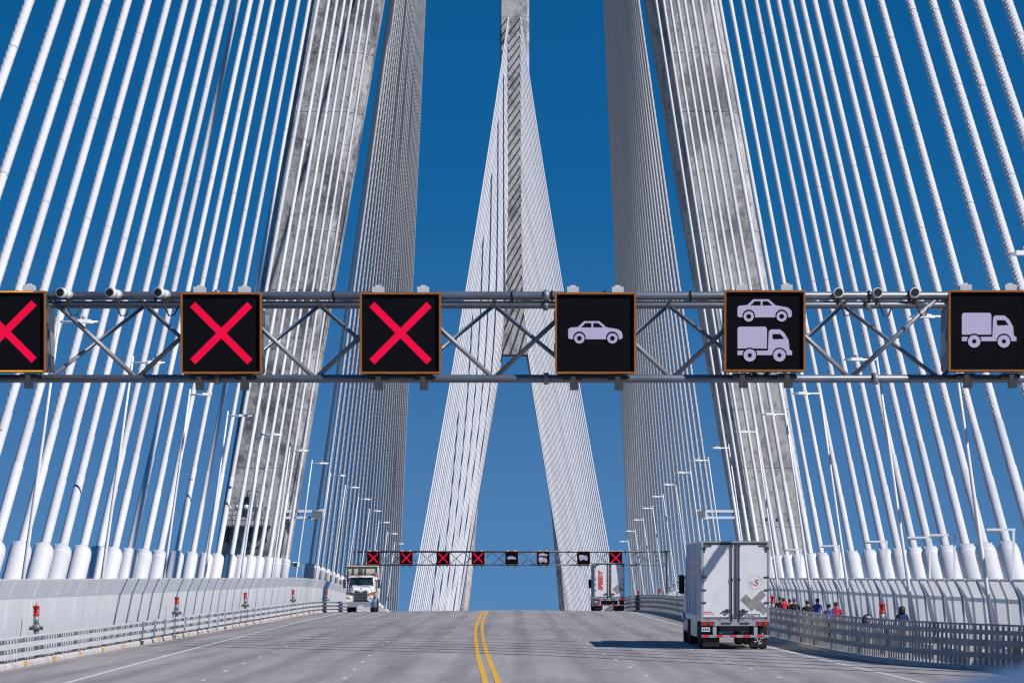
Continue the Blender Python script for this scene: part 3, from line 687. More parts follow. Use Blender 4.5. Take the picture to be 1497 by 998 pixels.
def lane_sign(d, x, zc, kind, label, group, lit=False, size=1.52):
    root = empty('lane_signal', (x, d, zc)); tag(root, label, 'lane signal', group); h = size/2
    b = MB(); b.cbox(-h+0.01, h-0.01, 0.03, 0.38, -h+0.01, h-0.01, 0.03); cab = b.build('cabinet', M_dark, root)
    for s_ in (-1, 1):
        for z in (-0.3, 0.3):
            b = MB(); b.box(s_*(h-0.01), s_*(h+0.015), 0.10, 0.30, z-0.12, z+0.12); b.build('vent_hood', M_galv2, cab)
    b = MB(); b.cbox(-h+0.05, h-0.05, 0.60, 2.15, -h+0.14, h-0.16, 0.03); hs_ = b.build('rear_housing', M_house, root)
    for s_ in (-1, 1):
        b = MB(); b.box(s_*(h-0.04)-0.012, s_*(h-0.04)+0.012, 0.9, 1.8, -0.35, 0.1); b.build('vent_panel', M_galv, hs_)
    b = MB(); b.box(-h+0.035, h-0.035, 0.0, 0.028, -h+0.035, h-0.035); b.build('face', M_face, root)
    w = 0.036
    for nm, bx in (('top', (-h, h, h-w, h)), ('bottom', (-h, h, -h, -h+w)), ('left', (-h, -h+w, -h+w+.001, h-w-.001)), ('right', (h-w, h, -h+w+.001, h-w-.001))):
        b = MB(); b.box(bx[0], bx[1], -0.05, 0.03, bx[2], bx[3]); fr = b.build('bezel', M_amber, root)
        if lit and nm in ('top', 'bottom'):
            b = MB(); b.box(-0.1, 0.52 if nm == 'top' else 0.7, -0.055, -0.05, bx[2]+0.008, bx[3]-0.008); b.build('flashing_strip', M_amber_led, fr)
    on, off = MB(), MB()
    if kind == 'x': icon_x(size, on, off)
    if kind == 'car': icon_car(on, off, 0.0, 0.02, 1.02)
    if kind == 'both': icon_car(on, off, 0.0, 0.39, 1.02); icon_truck(on, off, 0.0, -0.24, 1.02)
    if kind == 'truck': icon_truck(on, off, 0.0, 0.02, 1.02)
    sy = on.build('led_symbol', M_red_led if kind == 'x' else M_white_led, root)
    if off.f: off.build('dark_pixels', M_face, sy)
    for s_ in (-0.42, 0.42):
        b = MB(); b.box(s_-0.17, s_+0.17, 0.1, 0.5, -h-0.10, -h-0.02); b.bar((s_, 0.0, -h-0.06), (s_, -0.02, -h-0.28), 0.09, 0.12); b.box(s_-0.06, s_+0.1, -0.1, 0.12, -h-0.30, -h-0.17); b.build('hanger', M_dark, root)
        b = MB(); b.box(s_-0.11, s_+0.11, 0.1, 0.4, h-0.01, h+0.12); b.bar((s_, 0.25, h+0.12), (s_, 0.6, h+0.10), 0.1, 0.08); b.build('top_bracket', M_rail, root)
    return root
def gantry(d0, x0, x1, node0, pitch, label, post=True):
    zb = deck(d0, 0)-0.1+6.5; zt = zb+1.56; D = 2.0; r = 0.074
    root = empty('sign_gantry', (x0, d0, deck(d0, x0))); tag(root, label, 'sign gantry')
    base = root.location.copy()
    def V(x, y, z): return Vector((x, d0+y, z))-base
    for y, z, rr in ((0, zt, r*1.1), (D, zt, r), (0, zb, r*1.05)):
        n = 6
        b = MB(); b.tube([V(x0, y, z), V(x1, y, z)], rr, 14); ch = b.build('chord', M_galv2, root)
        for k in range(1, n):                        # bolted flange couplings
            x = x0+(x1-x0)*k/n+0.6
            b = MB(); b.tube([V(x-0.05, y, z), V(x+0.05, y, z)], rr+0.035, 14); b.build('flange', M_galv, ch)
    nds = []; x = node0
    while x-pitch > x0+0.3: x -= pitch
    while x < x1: nds.append(x); x += pitch
    hp = pitch/2
    for x in nds:
        for s_ in (-1, 1):
            if not (x0 < x+s_*hp < x1): continue
            b = MB(); b.tube([V(x+0.05*s_, 0, zb+0.05), V(x+s_*(hp-0.05), 0, zt-0.05)], 0.045, 8); b.build('diagonal', M_galv, root)
            b = MB(); b.tube([V(x+0.05*s_, D, zt-0.05), V(x+s_*(hp-0.05), 0.06, zb+0.04)], 0.042, 8); b.build('diagonal', M_galv, root)
        for z in (zt,):
            b = MB(); b.tube([V(x, 0.05, z), V(x, D-0.05, z)], 0.035, 8); b.build('cross_tube', M_galv2, root)
            if x+hp < x1:
                b = MB(); b.tube([V(x, 0.05, z-0.01), V(x+hp, D-0.05, z-0.01)], 0.03, 6); b.build('lateral_brace', M_galv2, root)
        for dx in (0.35, 1.1, 2.1):
            if x+dx < x1:
                b = MB(); b.tube([V(x+dx-0.02, 0, zt), V(x+dx+0.02, 0, zt)], r*1.1+0.02, 12); b.build('cable_strap', M_black, root)
    for x in (x0+0.3, x1-0.3):
        for y in (0, D):
            b = MB(); b.tube([V(x, y, deck(d0, x)), V(x, y, zt+0.1)], 0.16, 14); b.build('post', M_galv2, root)
        b = MB(); z0 = deck(d0, x)
        for k in range(5):
            b.tube([V(x, 0.1, z0+0.8+k*1.3), V(x, D-0.1, z0+1.5+k*1.3)], 0.04, 6)
        b.build('post_bracing', M_galv2, root)
    # conduit strapped under the top chord
    b = MB(); b.tube([V(x0+0.3, -0.02, zt-0.12), V(x1-0.3, -0.02, zt-0.12)], 0.022, 6); b.build('conduit', M_black, root)
    return root, zb, zt
G1 = FPX/77.6
_, zb1, zt1 = gantry(G1, -18.6, 18.6, -7.11, 3.36, 'grey tubular truss gantry across the whole picture carrying lane signals')
zc1 = tilt(G1)+(842-490)/77.6
near_signs = [(8, 'x', 'red X lane signal on the near gantry, cut by the left picture edge', True), (323.5, 'x', 'red X lane signal on the near gantry in front of the left tower leg', False),
    (585.5, 'x', 'red X lane signal on the near gantry just left of centre', False), (870.5, 'car', 'near gantry lane signal showing a single white car', False),
    (1118, 'both', 'near gantry lane signal showing a white car above a white truck', False), (1446, 'truck', 'near gantry lane signal showing a white truck, at the right edge', False)]
for px, k, lab, lit in near_signs:
    lane_sign(G1-0.50, (px-VPX)/77.6*(G1-0.5)/G1, zc1+(0.04 if px > 1100 else 0)+(0.03 if px < 100 else 0), k, lab, 'lane signals on the near gantry', lit)
G2 = FPX/12.65
_, zb2, zt2 = gantry(G2, -18.7, 18.0, -16.0, 3.36, 'distant dark truss gantry over the road crest with small signals')
zc2 = zb2+0.80
for i, (px, k, lab) in enumerate([(546, 'x', 'small red X lane signal on the far gantry, leftmost, above the dump truck'), (594, 'x', 'small red X lane signal on the far gantry, second from the left'), (648, 'x', 'small red X lane signal on the far gantry, third from the left'),
        (699, 'x', 'small red X lane signal on the far gantry next to the car signal'), (748, 'car', 'small far gantry lane signal showing a white car'), (794, 'both', 'small far gantry lane signal showing car above truck'),
        (853, 'truck', 'small far gantry lane signal showing a white truck'), (900, 'x', 'small red X lane signal on the far gantry above the far trailer')]):
    lane_sign(G2-0.5, (px-VPX)/12.65, zc2, k, lab, 'lane signals on the far gantry')
# detectors on the near gantry's top chord
def detector(px, yaw, label):
    root = empty('traffic_camera', (((px-VPX)/77.6), G1-0.22, zt1+0.02), yaw); tag(root, label, 'traffic camera', 'traffic cameras on the near gantry')
    b = MB(); b.lathe([(0.085, 0.16), (0.085, -0.06)], (0, 0, 0), 'y', 14); b.lathe([(0.05, 0.2), (0.085, 0.17)], (0, 0, 0), 'y', 14); b.build('body', M_cabw, root)
    b = MB(); b.lathe([(0.095, -0.06), (0.095, -0.22)], (0, 0, 0.005), 'y', 14); h = b.build('lens_hood', M_cabw, root)
    b = MB(); b.lathe([(0.075, -0.215), (0.075, -0.23)], (0, 0, 0.005), 'y', 14); b.build('lens', M_black, h)
    b = MB(); b.bar((0, 0.08, -0.05), (0.0, 0.16, -0.18), 0.06, 0.06); b.build('mount', M_dark, root)
    b = MB(); b.tube([(0.02, 0.0, -0.08), (0.05, -0.02, -0.22), (0.13, 0.0, -0.42), (0.22, 0.05, -0.40), (0.28, 0.1, -0.24)], 0.016, 6); b.build('loose_cable', M_black, root)
for i, (px, yaw) in enumerate([(97, -0.35), (169, -0.35), (239, -0.35), (1224, 0.0), (1281, 0.0), (1335, 0.0)]):
    detector(px, yaw, f"white traffic camera on the near gantry, {['leftmost of the left three', 'middle of the left three', 'rightmost of the left three', 'leftmost of the right three', 'middle of the right three', 'rightmost of the right three'][i]}")
# camera near the left tower leg
root = empty('security_camera', at_px(437, 842, 388)); tag(root, 'small grey security camera above the left fence near the tower leg', 'security camera')
b = MB(); b.tube([(0.3, 0, -2.6), (0.3, 0, 0.95), (0.0, 0, 1.0)], 0.05, 8); b.build('bracket', M_galv, root)
b = MB(); b.cbox(-0.55, 0.05, -0.25, 0.25, 0.8, 1.2, 0.05); c = b.build('housing', M_lampw, root)
b = MB(); b.box(-0.60, -0.555, -0.2, 0.2, 0.86, 1.14); b.box(-0.45, -0.05, -0.262, -0.252, 0.86, 1.12); b.build('lens', M_black, c)

# ------------------------------------------------------------------ trucks
def wheel(parent, x, y, r, w, out, dual=False):
    b = MB(); ww = w*2+0.06 if dual else w; s_ = out
    xs = (x, x-s_*(ww))                                   # outer face, inner face
    def seg(xa, xb):
        lo, hi = min(xa, xb), max(xa, xb)
        b.lathe([(r*0.55, lo), (r*0.9, lo), (r*0.98, lo+0.03), (r, lo+0.07), (r, hi-0.07), (r*0.98, hi-0.03), (r*0.9, hi), (r*0.55, hi)], (0, y, r), 'x', 22)
    if dual: seg(x, x-s_*w); seg(x-s_*(w+0.06), x-s_*ww)
    else: seg(x, x-s_*w)
    t = b.build('wheel', M_rubber, parent)
    b = MB(); b.lathe([(r*0.5, x-s_*0.06-0.01), (r*0.52, x-s_*0.06+0.01)] if True else [], (0, y, r), 'x', 16); b.lathe([(r*0.2, x-s_*0.05-0.012), (r*0.2, x-s_*0.05+0.012)], (0, y, r), 'x', 10)
    b.build('rim', M_alu, t)
def bx(parent, name, m, *a):
    b = MB(); b.box(*a); return b.build(name, m, parent)
def cbx(parent, name, m, x0, x1, y0, y1, z0, z1, c=0.03):
    b = MB(); b.cbox(x0, x1, y0, y1, z0, z1, c); return b.build(name, m, parent)
def flat_text(parent, name, s, size, m, x, z, y, rot=0.0, sx=1.0, shear=0.0, bold=0.0):
    me = text_mesh(s, size, 0.004, bold)
    for v in me.vertices:
        X, Y, Z = v.co; X = (X+shear*Y)*sx
        cx, cz = X*math.cos(rot)-Y*math.sin(rot), X*math.sin(rot)+Y*math.cos(rot)
        v.co = (x+cx, y-Z, z+cz)
    me.materials.clear(); me.materials.append(m); me.update()
    return obj(name, me, parent)
def semi(loc, rx, rz, label, near):
    """box trailer seen from behind, tractor in front; origin = rear end at road level"""
    T = empty('semi_truck', loc, rz, rx); tag(T, label, 'truck')
    hw = 1.3; z0, z1 = 1.18, 4.12; L_ = 15.6
    # body
    bx(T, 'trailer_box', M_trside, -hw+0.01, hw-0.01, 0.06, L_, z0, z1-0.03)
    bx(T, 'roof_edge', M_alu, -hw-0.005, hw+0.005, 0.0, L_+.01, z1-0.06, z1)
    for s_ in (-1, 1):
        bx(T, 'side_rail', M_alu, s_*hw-0.02, s_*hw+0.02, 0.05, L_, z0-0.12, z0+0.10)
        for k in range(13):
            y = 0.6+k*1.2; bx(T, 'side_rib', M_trside, s_*(hw+0.002)-0.012, s_*(hw+0.002)+0.012, y, y+0.05, z0+0.11, z1-0.07)
    # rear frame and doors
    fr = bx(T, 'door_frame', M_alu, -hw, -hw+0.08, -0.03, 0.06, z0-0.02, z1-0.06)
    bx(T, 'door_frame', M_alu, hw-0.08, hw, -0.03, 0.06, z0-0.02, z1-0.06)
    bx(T, 'header', M_dark, -hw+0.081, hw-0.081, -0.03, 0.06, z1-0.14, z1-0.06)
    for s_ in (-1, 1):
        a, e = (-hw+0.085, -0.012) if s_ < 0 else (0.012, hw-0.085)
        dr = cbx(T, 'rear_door', M_trailer, a, e, -0.02, 0.055, z0+0.05, z1-0.145, 0.012)
        xr = s_*0.14; b = MB()
        b.tube([(xr, -0.06, z0-0.12), (xr, -0.06, z1-0.10)], 0.024, 8); b.build('lock_rod', M_dark, dr)
        b = MB(); b.tube([(s_*0.012+s_*0.02, -0.03, z0+0.02), (s_*0.032, -0.03, z1-0.15)], 0.014, 6); b.build('door_seal', M_dark, dr)
        for zz in (z0+0.05, z0+1.42, z1-0.22):
            bx(dr, 'rod_keeper', M_dark, xr-0.05, xr+0.05, -0.075, -0.021, zz, zz+0.10)
        b = MB(); b.bar((xr, -0.06, z0+0.30), (xr+s_*0.36 if s_ > 0 else xr-0.36, -0.06, z0+0.27), 0.03, 0.045); b.box(xr+s_*0.17-0.05, xr+s_*0.17+0.05, -0.085, -0.021, z0+0.2, z0+0.36); b.build('door_handle', M_dark, dr)
        for zz in (z0+0.58, z0+1.06, z0+1.55, z1-0.30):
            x0 = s_*(hw-0.2); bx(dr, 'hinge', M_dark, min(x0, s_*hw), max(x0, s_*hw), -0.05, -0.031, zz, zz+0.05)
        b = MB(); xx = s_*(hw-0.12); b.box(min(xx, xx-s_*0.28), max(xx, xx-s_*0.28), -0.045, -0.021, z1-0.20, z1-0.16); b.box(xx-0.03, xx+0.03, -0.045, -0.021, z1-0.42, z1-0.21); b.build('corner_bracket', M_dark, dr)
    # sill, lights, bumper
    bx(T, 'rear_sill', M_alu, -hw, hw, -0.05, 0.10, z0-0.28, z0-0.021)
    for k in range(6):
        x = -hw+0.18+k*0.44; bx(T, 'marker_lamp', M_redtext, x, x+0.14, -0.056, -0.05, z0-0.065, z0-0.035)
    for s_ in (-1, 1):
        for x in (1.18, 0.92):
            b = MB(); b.lathe([(0.075, -0.02), (0.075, 0.0)], (s_*x, -0.05, z0-0.20), 'y', 14); b.build('tail_light', M_tail, T)
        bx(T, 'lamp_housing', M_dark, min(s_*0.80, s_*1.29), max(s_*0.80, s_*1.29), -0.06, -0.049, z0-0.28, z0-0.12)
        b = MB(); b.bar((s_*0.78, -0.03, 0.52), (s_*0.78, 0.02, z0-0.27), 0.14, 0.08); b.build('bumper_post', M_alu, T)
        b = MB(); b.hexa([(s_*0.90-0.32, 0.35, 0.10), (s_*0.90+0.32, 0.35, 0.10), (s_*0.90+0.32, 0.37, 0.10), (s_*0.90-0.32, 0.37, 0.10), (s_*0.90-0.32, 0.32, 0.85), (s_*0.90+0.32, 0.32, 0.85), (s_*0.90+0.32, 0.34, 0.85), (s_*0.90-0.32, 0.34, 0.85)]); mf = b.build('mud_flap', M_black, T)
        if s_ > 0 and near:                               # worn white emblem on the right flap
            b = MB()
            for (x, z) in ((0.78, .30), (.86, .38), (.95, .33), (1.03, .43), (.90, .47), (.83, .52), (.97, .55), (1.06, .58), (.80, .44), (.92, .26), (1.0, .24)):
                a = random.uniform(0, PI); u = Vector((math.cos(a), 0, math.sin(a)))*0.06; v = Vector((-math.sin(a), 0, math.cos(a)))*0.016; c = Vector((x, 0.345-0.04*(z-.1)/.75-0.004, z))
                b.add([c-u-v, c+u-v, c+u*0.8+v, c-u+v], [(0, 1, 2, 3)])
            b.build('flap_emblem', M_white, mf)
    bp = bx(T, 'bumper_bar', M_alu, -hw+0.02, hw-0.02, -0.06, 0.04, 0.46, 0.56)
    for k in range(5):
        x = -hw+0.05+k*0.52; bx(bp, 'red_tape', M_redtext, x, x+0.26, -0.064, -0.060, 0.465, 0.555)
    bx(T, 'number_plate', M_white, -hw+0.02, -hw+0.34, -0.05, -0.03, z0-0.50, z0-0.33)
    for k in range(3): bx(T, 'plate_character', M_blue, -hw+0.06+k*0.09, -hw+0.12+k*0.09, -0.054, -0.051, z0-0.455, z0-0.375)
    for s_ in (-0.35, 0.35): bx(T, 'step', M_dark, s_-0.18, s_+0.18, -0.07, -0.052, z0-0.22, z0-0.15)
    bx(T, 'chassis', M_dark, -0.55, 0.55, 0.1, 10.5, 0.70, z0-0.12)
    bx(T, 'axle', M_dark, -0.8, 0.8, 1.5, 1.62, 0.45, 0.58); bx(T, 'axle', M_dark, -0.8, 0.8, 2.8, 2.92, 0.45, 0.58)
    for y in (1.55, 2.86):
        for s_ in (-1, 1): wheel(T, s_*1.28, y, 0.52, 0.27, s_, True)
    for s_ in (-1, 1): bx(T, 'side_skirt', M_alu, s_*1.26-0.02, s_*1.26+0.02, 4.4, 10.8, 0.42, z0-0.1); bx(T, 'landing_leg', M_dark, s_*0.9-0.08, s_*0.9+0.08, 11.6, 11.8, 0.35, z0)
    # graphics
    if near:
        cx, cz = 0.735, z0+1.38; b = MB(); n = 28
        for j in range(n):
            if j % 7 == 6: continue
            a0, a1 = 2*PI*j/n, 2*PI*(j+1)/n
            p = [(cx+r_*math.cos(a), -0.024, cz+r_*math.sin(a)) for r_, a in ((0.26, a0), (0.275, a0), (0.275, a1), (0.26, a1))]
            b.add(p, [(0, 1, 2, 3)])
        b.build('round_emblem', M_pinktext, T)
        flat_text(T, 'emblem_letter', 'S', 0.34, M_redtext, cx-0.02, cz-0.12, -0.026, 0, 1.1, 0.15)
        for k, (x, z) in enumerate(((cx-0.10, cz-0.09), (cx-0.16, cz-0.03))): bx(T, 'emblem_shade', M_pinktext, x-0.05, x+0.09, -0.0245, -0.0225, z-0.02, z+0.06)
        for (x, z, w, h, a) in ((0.52, z0+0.60, 0.30, 0.62, PI/4), (0.86, z0+0.52, 0.34, 0.36, PI/4), (1.00, z0+0.40, 0.28, 0.50, -PI/4*1.02+PI/2), (0.90, z0+0.80, 0.26, 0.52, -PI/4)):
            u = Vector((math.cos(a), 0, math.sin(a)))*w/2; v = Vector((-math.sin(a), 0, math.cos(a)))*h/2; c = Vector((x, -0.0235-0.0015*len(T.children) % 0.006, z))
            b = MB(); b.add([c-u-v, c+u-v, c+u+v, c-u+v], [(0, 1, 2, 3)]); b.build('placard', M_greyv, T)
        flat_text(T, 'trailer_number', 'SP23530773', 0.155, M_dark, 0.19, z0+0.07, -0.026)
        bx(T, 'door_sticker', M_redtext, -1.19, -0.90, -0.0245, -0.0215, z0+0.235, z0+0.265); bx(T, 'door_sticker', M_redtext, -1.19, -0.80, -0.0245, -0.0215, z0+0.165, z0+0.195)
        for k in range(2):                                # faded band of lettering on the left side
            bx(T, 'faded_lettering', M_pinktext, -hw-0.014, -hw-0.010, 1.0, 12.0, z0+2.05-k*0.42, z0+2.35-k*0.42)
        bx(T, 'side_decal', M_blue, -hw-0.014, -hw-0.010, 11.8, 12.7, z0+0.25, z0+0.75)
    else:
        flat_text(T, 'trailer_lettering', 'SPEEDY', 0.50, M_redtext, -0.60, z0+0.60, -0.026, PI/2, 0.98, 0.2, 0.03)
        u = Vector((1, 0, 1)).normalized()*0.32; v = Vector((-1, 0, 1)).normalized()*0.32; c = Vector((0.70, -0.0245, z0+0.68))
        b = MB(); b.add([c-u-v, c+u-v, c+u+v, c-u+v], [(0, 1, 2, 3)]); b.build('placard', M_greyv, T)
    # tractor
    y0 = 15.9
    mc = M_blue if near else M_cabw
    b = MB(); w = 1.22
    b.sweep([[(-w, y, 1.1), (w, y, 1.1), (w, y, z-0.3), (w*0.9, y, z), (-w*0.9, y, z), (-w, y, z-0.3)] for y, z in ((y0, 3.7), (y0+1.6, 3.85), (y0+2.3, 3.5), (y0+3.0, 2.3), (y0+4.9, 2.0))]); b.build('cab', mc, T)
    bx(T, 'windscreen', M_glass, -1.05, 1.05, y0+2.5, y0+3.02, 2.35, 3.1)
    bx(T, 'tractor_chassis', M_dark, -0.5, 0.5, 11.5, y0+4.8, 0.6, 1.05)
    for y in (13.2, 14.5):
        for s_ in (-1, 1): wheel(T, s_*1.25, y, 0.52, 0.27, s_, True)
    for s_ in (-1, 1):
        wheel(T, s_*1.25, y0+3.6, 0.52, 0.3, s_)
        cbx(T, 'fuel_tank', M_alu, min(s_*0.75, s_*1.3), max(s_*0.75, s_*1.3), y0+0.2, y0+2.0, 0.45, 1.05, 0.1)
        cbx(T, 'fender', mc, min(s_*0.8, s_*1.30), max(s_*0.8, s_*1.30), y0+2.7, y0+4.6, 0.95, 1.3, 0.08)
        b = MB(); b.bar((s_*1.2, y0+2.2, 2.75), (s_*1.52, y0+2.4, 2.8), 0.05, 0.05); b.bar((s_*1.2, y0+2.2, 2.1), (s_*1.52, y0+2.4, 2.1), 0.05, 0.05)
        am = b.build('mirror_arm', M_dark, T)
        cbx(am, 'mirror', M_black, min(s_*1.26, s_*1.50), max(s_*1.26, s_*1.50), y0+2.3, y0+2.5, 2.05, 2.85, 0.05)
    return T
d1_ = 177.0
semi(R(8.40, d1_), slope(d1_+6), 0.0, 'white box trailer truck with grey diamond placards on its doors, in the right lane', True)
d2_ = 399.0
semi(R(8.15, d2_), slope(d2_+5), 0.0, 'farther white trailer truck with SPEEDY in red letters, at the road crest', False)

def dump_truck(loc, rx, label):
    """conventional cab truck with a high cream body, facing the camera; origin under the front bumper"""
    T = empty('dump_truck', loc, 0.0, rx); tag(T, label, 'truck')
    # hood
    b = MB()
    b.sweep([[(-w, y, 0.95), (w, y, 0.95), (w, y, z-0.28), (w*0.78, y, z), (-w*0.78, y, z), (-w, y, z-0.28)] for y, w, z in ((0.12, 0.72, 1.82), (0.3, 0.84, 1.98), (1.3, 0.95, 2.12), (1.75, 1.0, 2.18))]); hood = b.build('hood', M_cabw, T)
    gr = bx(T, 'grille', M_dark, -0.52, 0.52, 0.02, 0.125, 0.95, 1.62)
    b = MB(); b.plate([(-0.52, 1.62), (-0.42, 1.78), (-0.16, 1.66), (0, 1.60), (0.16, 1.66), (0.42, 1.78), (0.52, 1.62)][::-1], 0.03, 0.09); b.build('grille_top', M_dark, gr)
    for k in range(5): bx(gr, 'grille_bar', M_galv2, -0.50, 0.50, 0.0, 0.02, 1.02+k*0.12, 1.05+k*0.12)
    bx(T, 'hood_ornament', M_dark, -0.05, 0.05, 0.16, 0.24, 1.84, 1.95)
    for s_ in (-1, 1):
        b = MB(); b.sweep([[(s_*0.66, y, 0.78), (s_*1.2, y, 0.78), (s_*1.22, y, z-0.15), (s_*1.1, y, z), (s_*0.66, y, z)][::s_] for y, z in ((0.1, 1.40), (0.35, 1.62), (1.1, 1.72), (1.6, 1.55))]); fd = b.build('fender', M_cabw, T)
        b = MB(); b.lathe([(0.13, 0.0), (0.13, -0.03), (0.10, -0.05)], (s_*0.86, 0.1, 1.18), 'y', 14); b.build('headlight', M_head, fd)
        bx(fd, 'indicator', M_orange, min(s_*1.02, s_*1.17), max(s_*1.02, s_*1.17), 0.07, 0.105, 1.10, 1.24)
        u = 0.11; b = MB(); b.add([(s_*0.58, 0.095, 1.44), (s_*1.12, 0.095, 1.55), (s_*1.12, 0.3, 1.72), (s_*0.58, 0.3, 1.62)], [(0, 1, 2, 3) if s_ > 0 else (3, 2, 1, 0)])
        bb = MB(); bb.hexa([(s_*0.62, 0.06, 1.38), (s_*1.20, 0.06, 1.52), (s_*1.20, 0.10, 1.52), (s_*0.62, 0.10, 1.38), (s_*0.62, 0.06, 1.54), (s_*1.20, 0.06, 1.68), (s_*1.20, 0.10, 1.68), (s_*0.62, 0.10, 1.54)]); bb.build('stripe', M_orange if s_ > 0 else M_dark, fd)
        wheel(T, s_*1.16, 1.0, 0.52, 0.32, s_); 
        for y in (5.4, 6.7): wheel(T, s_*1.22, y, 0.52, 0.28, s_, True)
        b = MB(); b.bar((s_*0.95, 2.1, 2.55), (s_*1.45, 1.9, 2.6), 0.05, 0.05); b.bar((s_*0.95, 2.1, 2.0), (s_*1.45, 1.9, 2.0), 0.05, 0.05); am = b.build('mirror_arm', M_dark, T)
        cbx(am, 'mirror', M_dark, min(s_*1.30, s_*1.52), max(s_*1.30, s_*1.52), 1.82, 1.95, 1.95, 2.65, 0.03)
        cbx(T, 'beacon', M_orange, s_*1.28-0.07, s_*1.28+0.07, 2.7, 2.85, 2.85, 3.05, 0.03)
        b = MB(); b.tube([(s_*1.1, 3.1, 1.2), (s_*1.1, 3.1, 3.3)], 0.075, 10); b.build('exhaust_stack', M_chrome, T)
    # bumper
    b = MB(); b.sweep([[(x, y, 0.42), (x, y, 0.86), (x, y+0.25, 0.86), (x, y+0.25, 0.42)] for x, y in ((-1.25, 0.15), (-1.05, -0.12), (1.05, -0.12), (1.25, 0.15))][::-1]); bp = b.build('bumper', M_chrome, T)
    bx(bp, 'number_plate', M_white, -0.2, 0.2, -0.15, -0.122, 0.42, 0.56)
    bx(bp, 'bumper_panel', M_blue, 0.80, 1.04, -0.135, -0.121, 0.46, 0.84)
    # cab
    b = MB()
    b.sweep([[(-w, y, 1.0), (w, y, 1.0), (w, y, 2.1), (wt, y+dy, z-0.12), (wt*0.9, y+dy, z), (-wt*0.9, y+dy, z), (-wt, y+dy, z-0.12), (-w, y, 2.1)] for y, dy, w, wt, z in ((1.72, 0.35, 1.05, 0.98, 2.92), (3.0, 0, 1.1, 1.02, 2.98))]); b.build('cab', M_cabw, T)
    b = MB(); b.hexa([(-0.95, 1.70, 2.16), (0.95, 1.70, 2.16), (0.95, 1.74, 2.16), (-0.95, 1.74, 2.16), (-0.88, 2.0, 2.78), (0.88, 2.0, 2.78), (0.88, 2.05, 2.78), (-0.88, 2.05, 2.78)]); ws = b.build('windscreen', M_glass, T)
    b = MB(); b.bar((-0.3, 1.66, 2.2), (0.2, 1.80, 2.45), 0.03, 0.03); b.build('wiper', M_black, ws)
    b = MB(); b.box(-0.03, 0.03, 1.66, 1.72, 2.16, 2.2); b.build('wiper_hub', M_black, ws)
    cbx(T, 'sun_visor', M_cabw, -1.0, 1.0, 1.8, 2.1, 2.80, 2.90, 0.03)
    for k in range(5): cbx(T, 'roof_marker', M_orange, -0.8+k*0.4-0.05, -0.8+k*0.4+0.05, 2.15, 2.3, 2.92, 2.99, 0.02)
    # high cream body with boards and dark frame
    bx(T, 'body_box', M_cream, -1.24, 1.24, 3.3, 8.6, 1.15, 3.56)
    for k in range(9):
        z = 1.2+k*0.265; bx(T, 'board', M_cream, -1.25, 1.25, 3.26, 3.299, z, z+0.245)
    for x in (-1.18, -0.72, -0.20, 0.0, 0.28, 1.18):
        bx(T, 'frame_post', M_dark, x-0.035, x+0.035, 3.18, 3.255, 1.2, 3.62)
    bx(T, 'frame_rail', M_dark, -1.27, 1.27, 3.19, 3.25, 3.62, 3.70); bx(T, 'frame_rail', M_dark, -1.2, 1.2, 3.10, 3.17, 3.08, 3.14)
    bx(T, 'tarp_roll', M_cream, -1.2, 1.2, 3.3, 8.5, 3.57, 3.80)
    bx(T, 'chassis', M_dark, -0.5, 0.5, 0.4, 8.4, 0.6, 1.0)
    for s_ in (-1, 1): bx(T, 'mud_guard', M_dark, min(s_*0.75, s_*1.24), max(s_*0.75, s_*1.24), 4.6, 4.65, 0.4, 1.1)
    return T
d3_ = 376.0
dump_truck(R(-12.4, d3_), slope(d3_+4), 'white long-nosed truck with cream slatted body and orange stripes, facing us')

# blue van in the foreground, out of focus at the lower right corner
def van(loc, rz):
    T = empty('parked_van', loc, rz); tag(T, 'blurred blue vehicle roof at the lower right corner', 'van')
    b = MB()
    prof = [(-1.0, 0.45), (1.0, 0.45), (1.02, 1.2), (0.98, 1.9), (0.90, 2.30), (0.72, 2.47), (0.35, 2.55), (0, 2.575), (-0.35, 2.55), (-0.72, 2.47), (-0.90, 2.30), (-0.98, 1.9), (-1.02, 1.2)]
    b.sweep([[(x, y, 0.45+(z-0.45)*k) for x, z in prof] for y, k in ((-2.4, 0.96), (-2.3, 0.99), (-1.8, 1.0), (0.8, 1.0), (1.2, 0.985), (2.0, 0.60), (2.7, 0.50), (2.8, 0.38))], True, True); b.build('body', M_vanblue, T)
    b = MB(); b.hexa([(-0.85, 1.32, 2.3), (0.85, 1.32, 2.3), (0.85, 1.37, 2.32), (-0.85, 1.37, 2.32), (-0.9, 2.0, 1.52), (0.9, 2.0, 1.52), (0.9, 2.06, 1.55), (-0.9, 2.06, 1.55)]); b.build('windscreen', M_glass, T)
    for s_ in (-1, 1):
        for y in (-1.5, 1.8): wheel(T, s_*1.0, y, 0.36, 0.24, s_)
        bx(T, 'side_window', M_glass, s_*0.995-0.015, s_*0.995+0.015, -0.2, 0.9, 1.55, 2.0); bx(T, 'tail_light', M_redp, s_*0.85-0.08, s_*0.85+0.08, -2.42, -2.36, 1.0, 1.5)
    return T
van(Vector((1.12, 5.7, deck(6)+0.032)), 0.0)

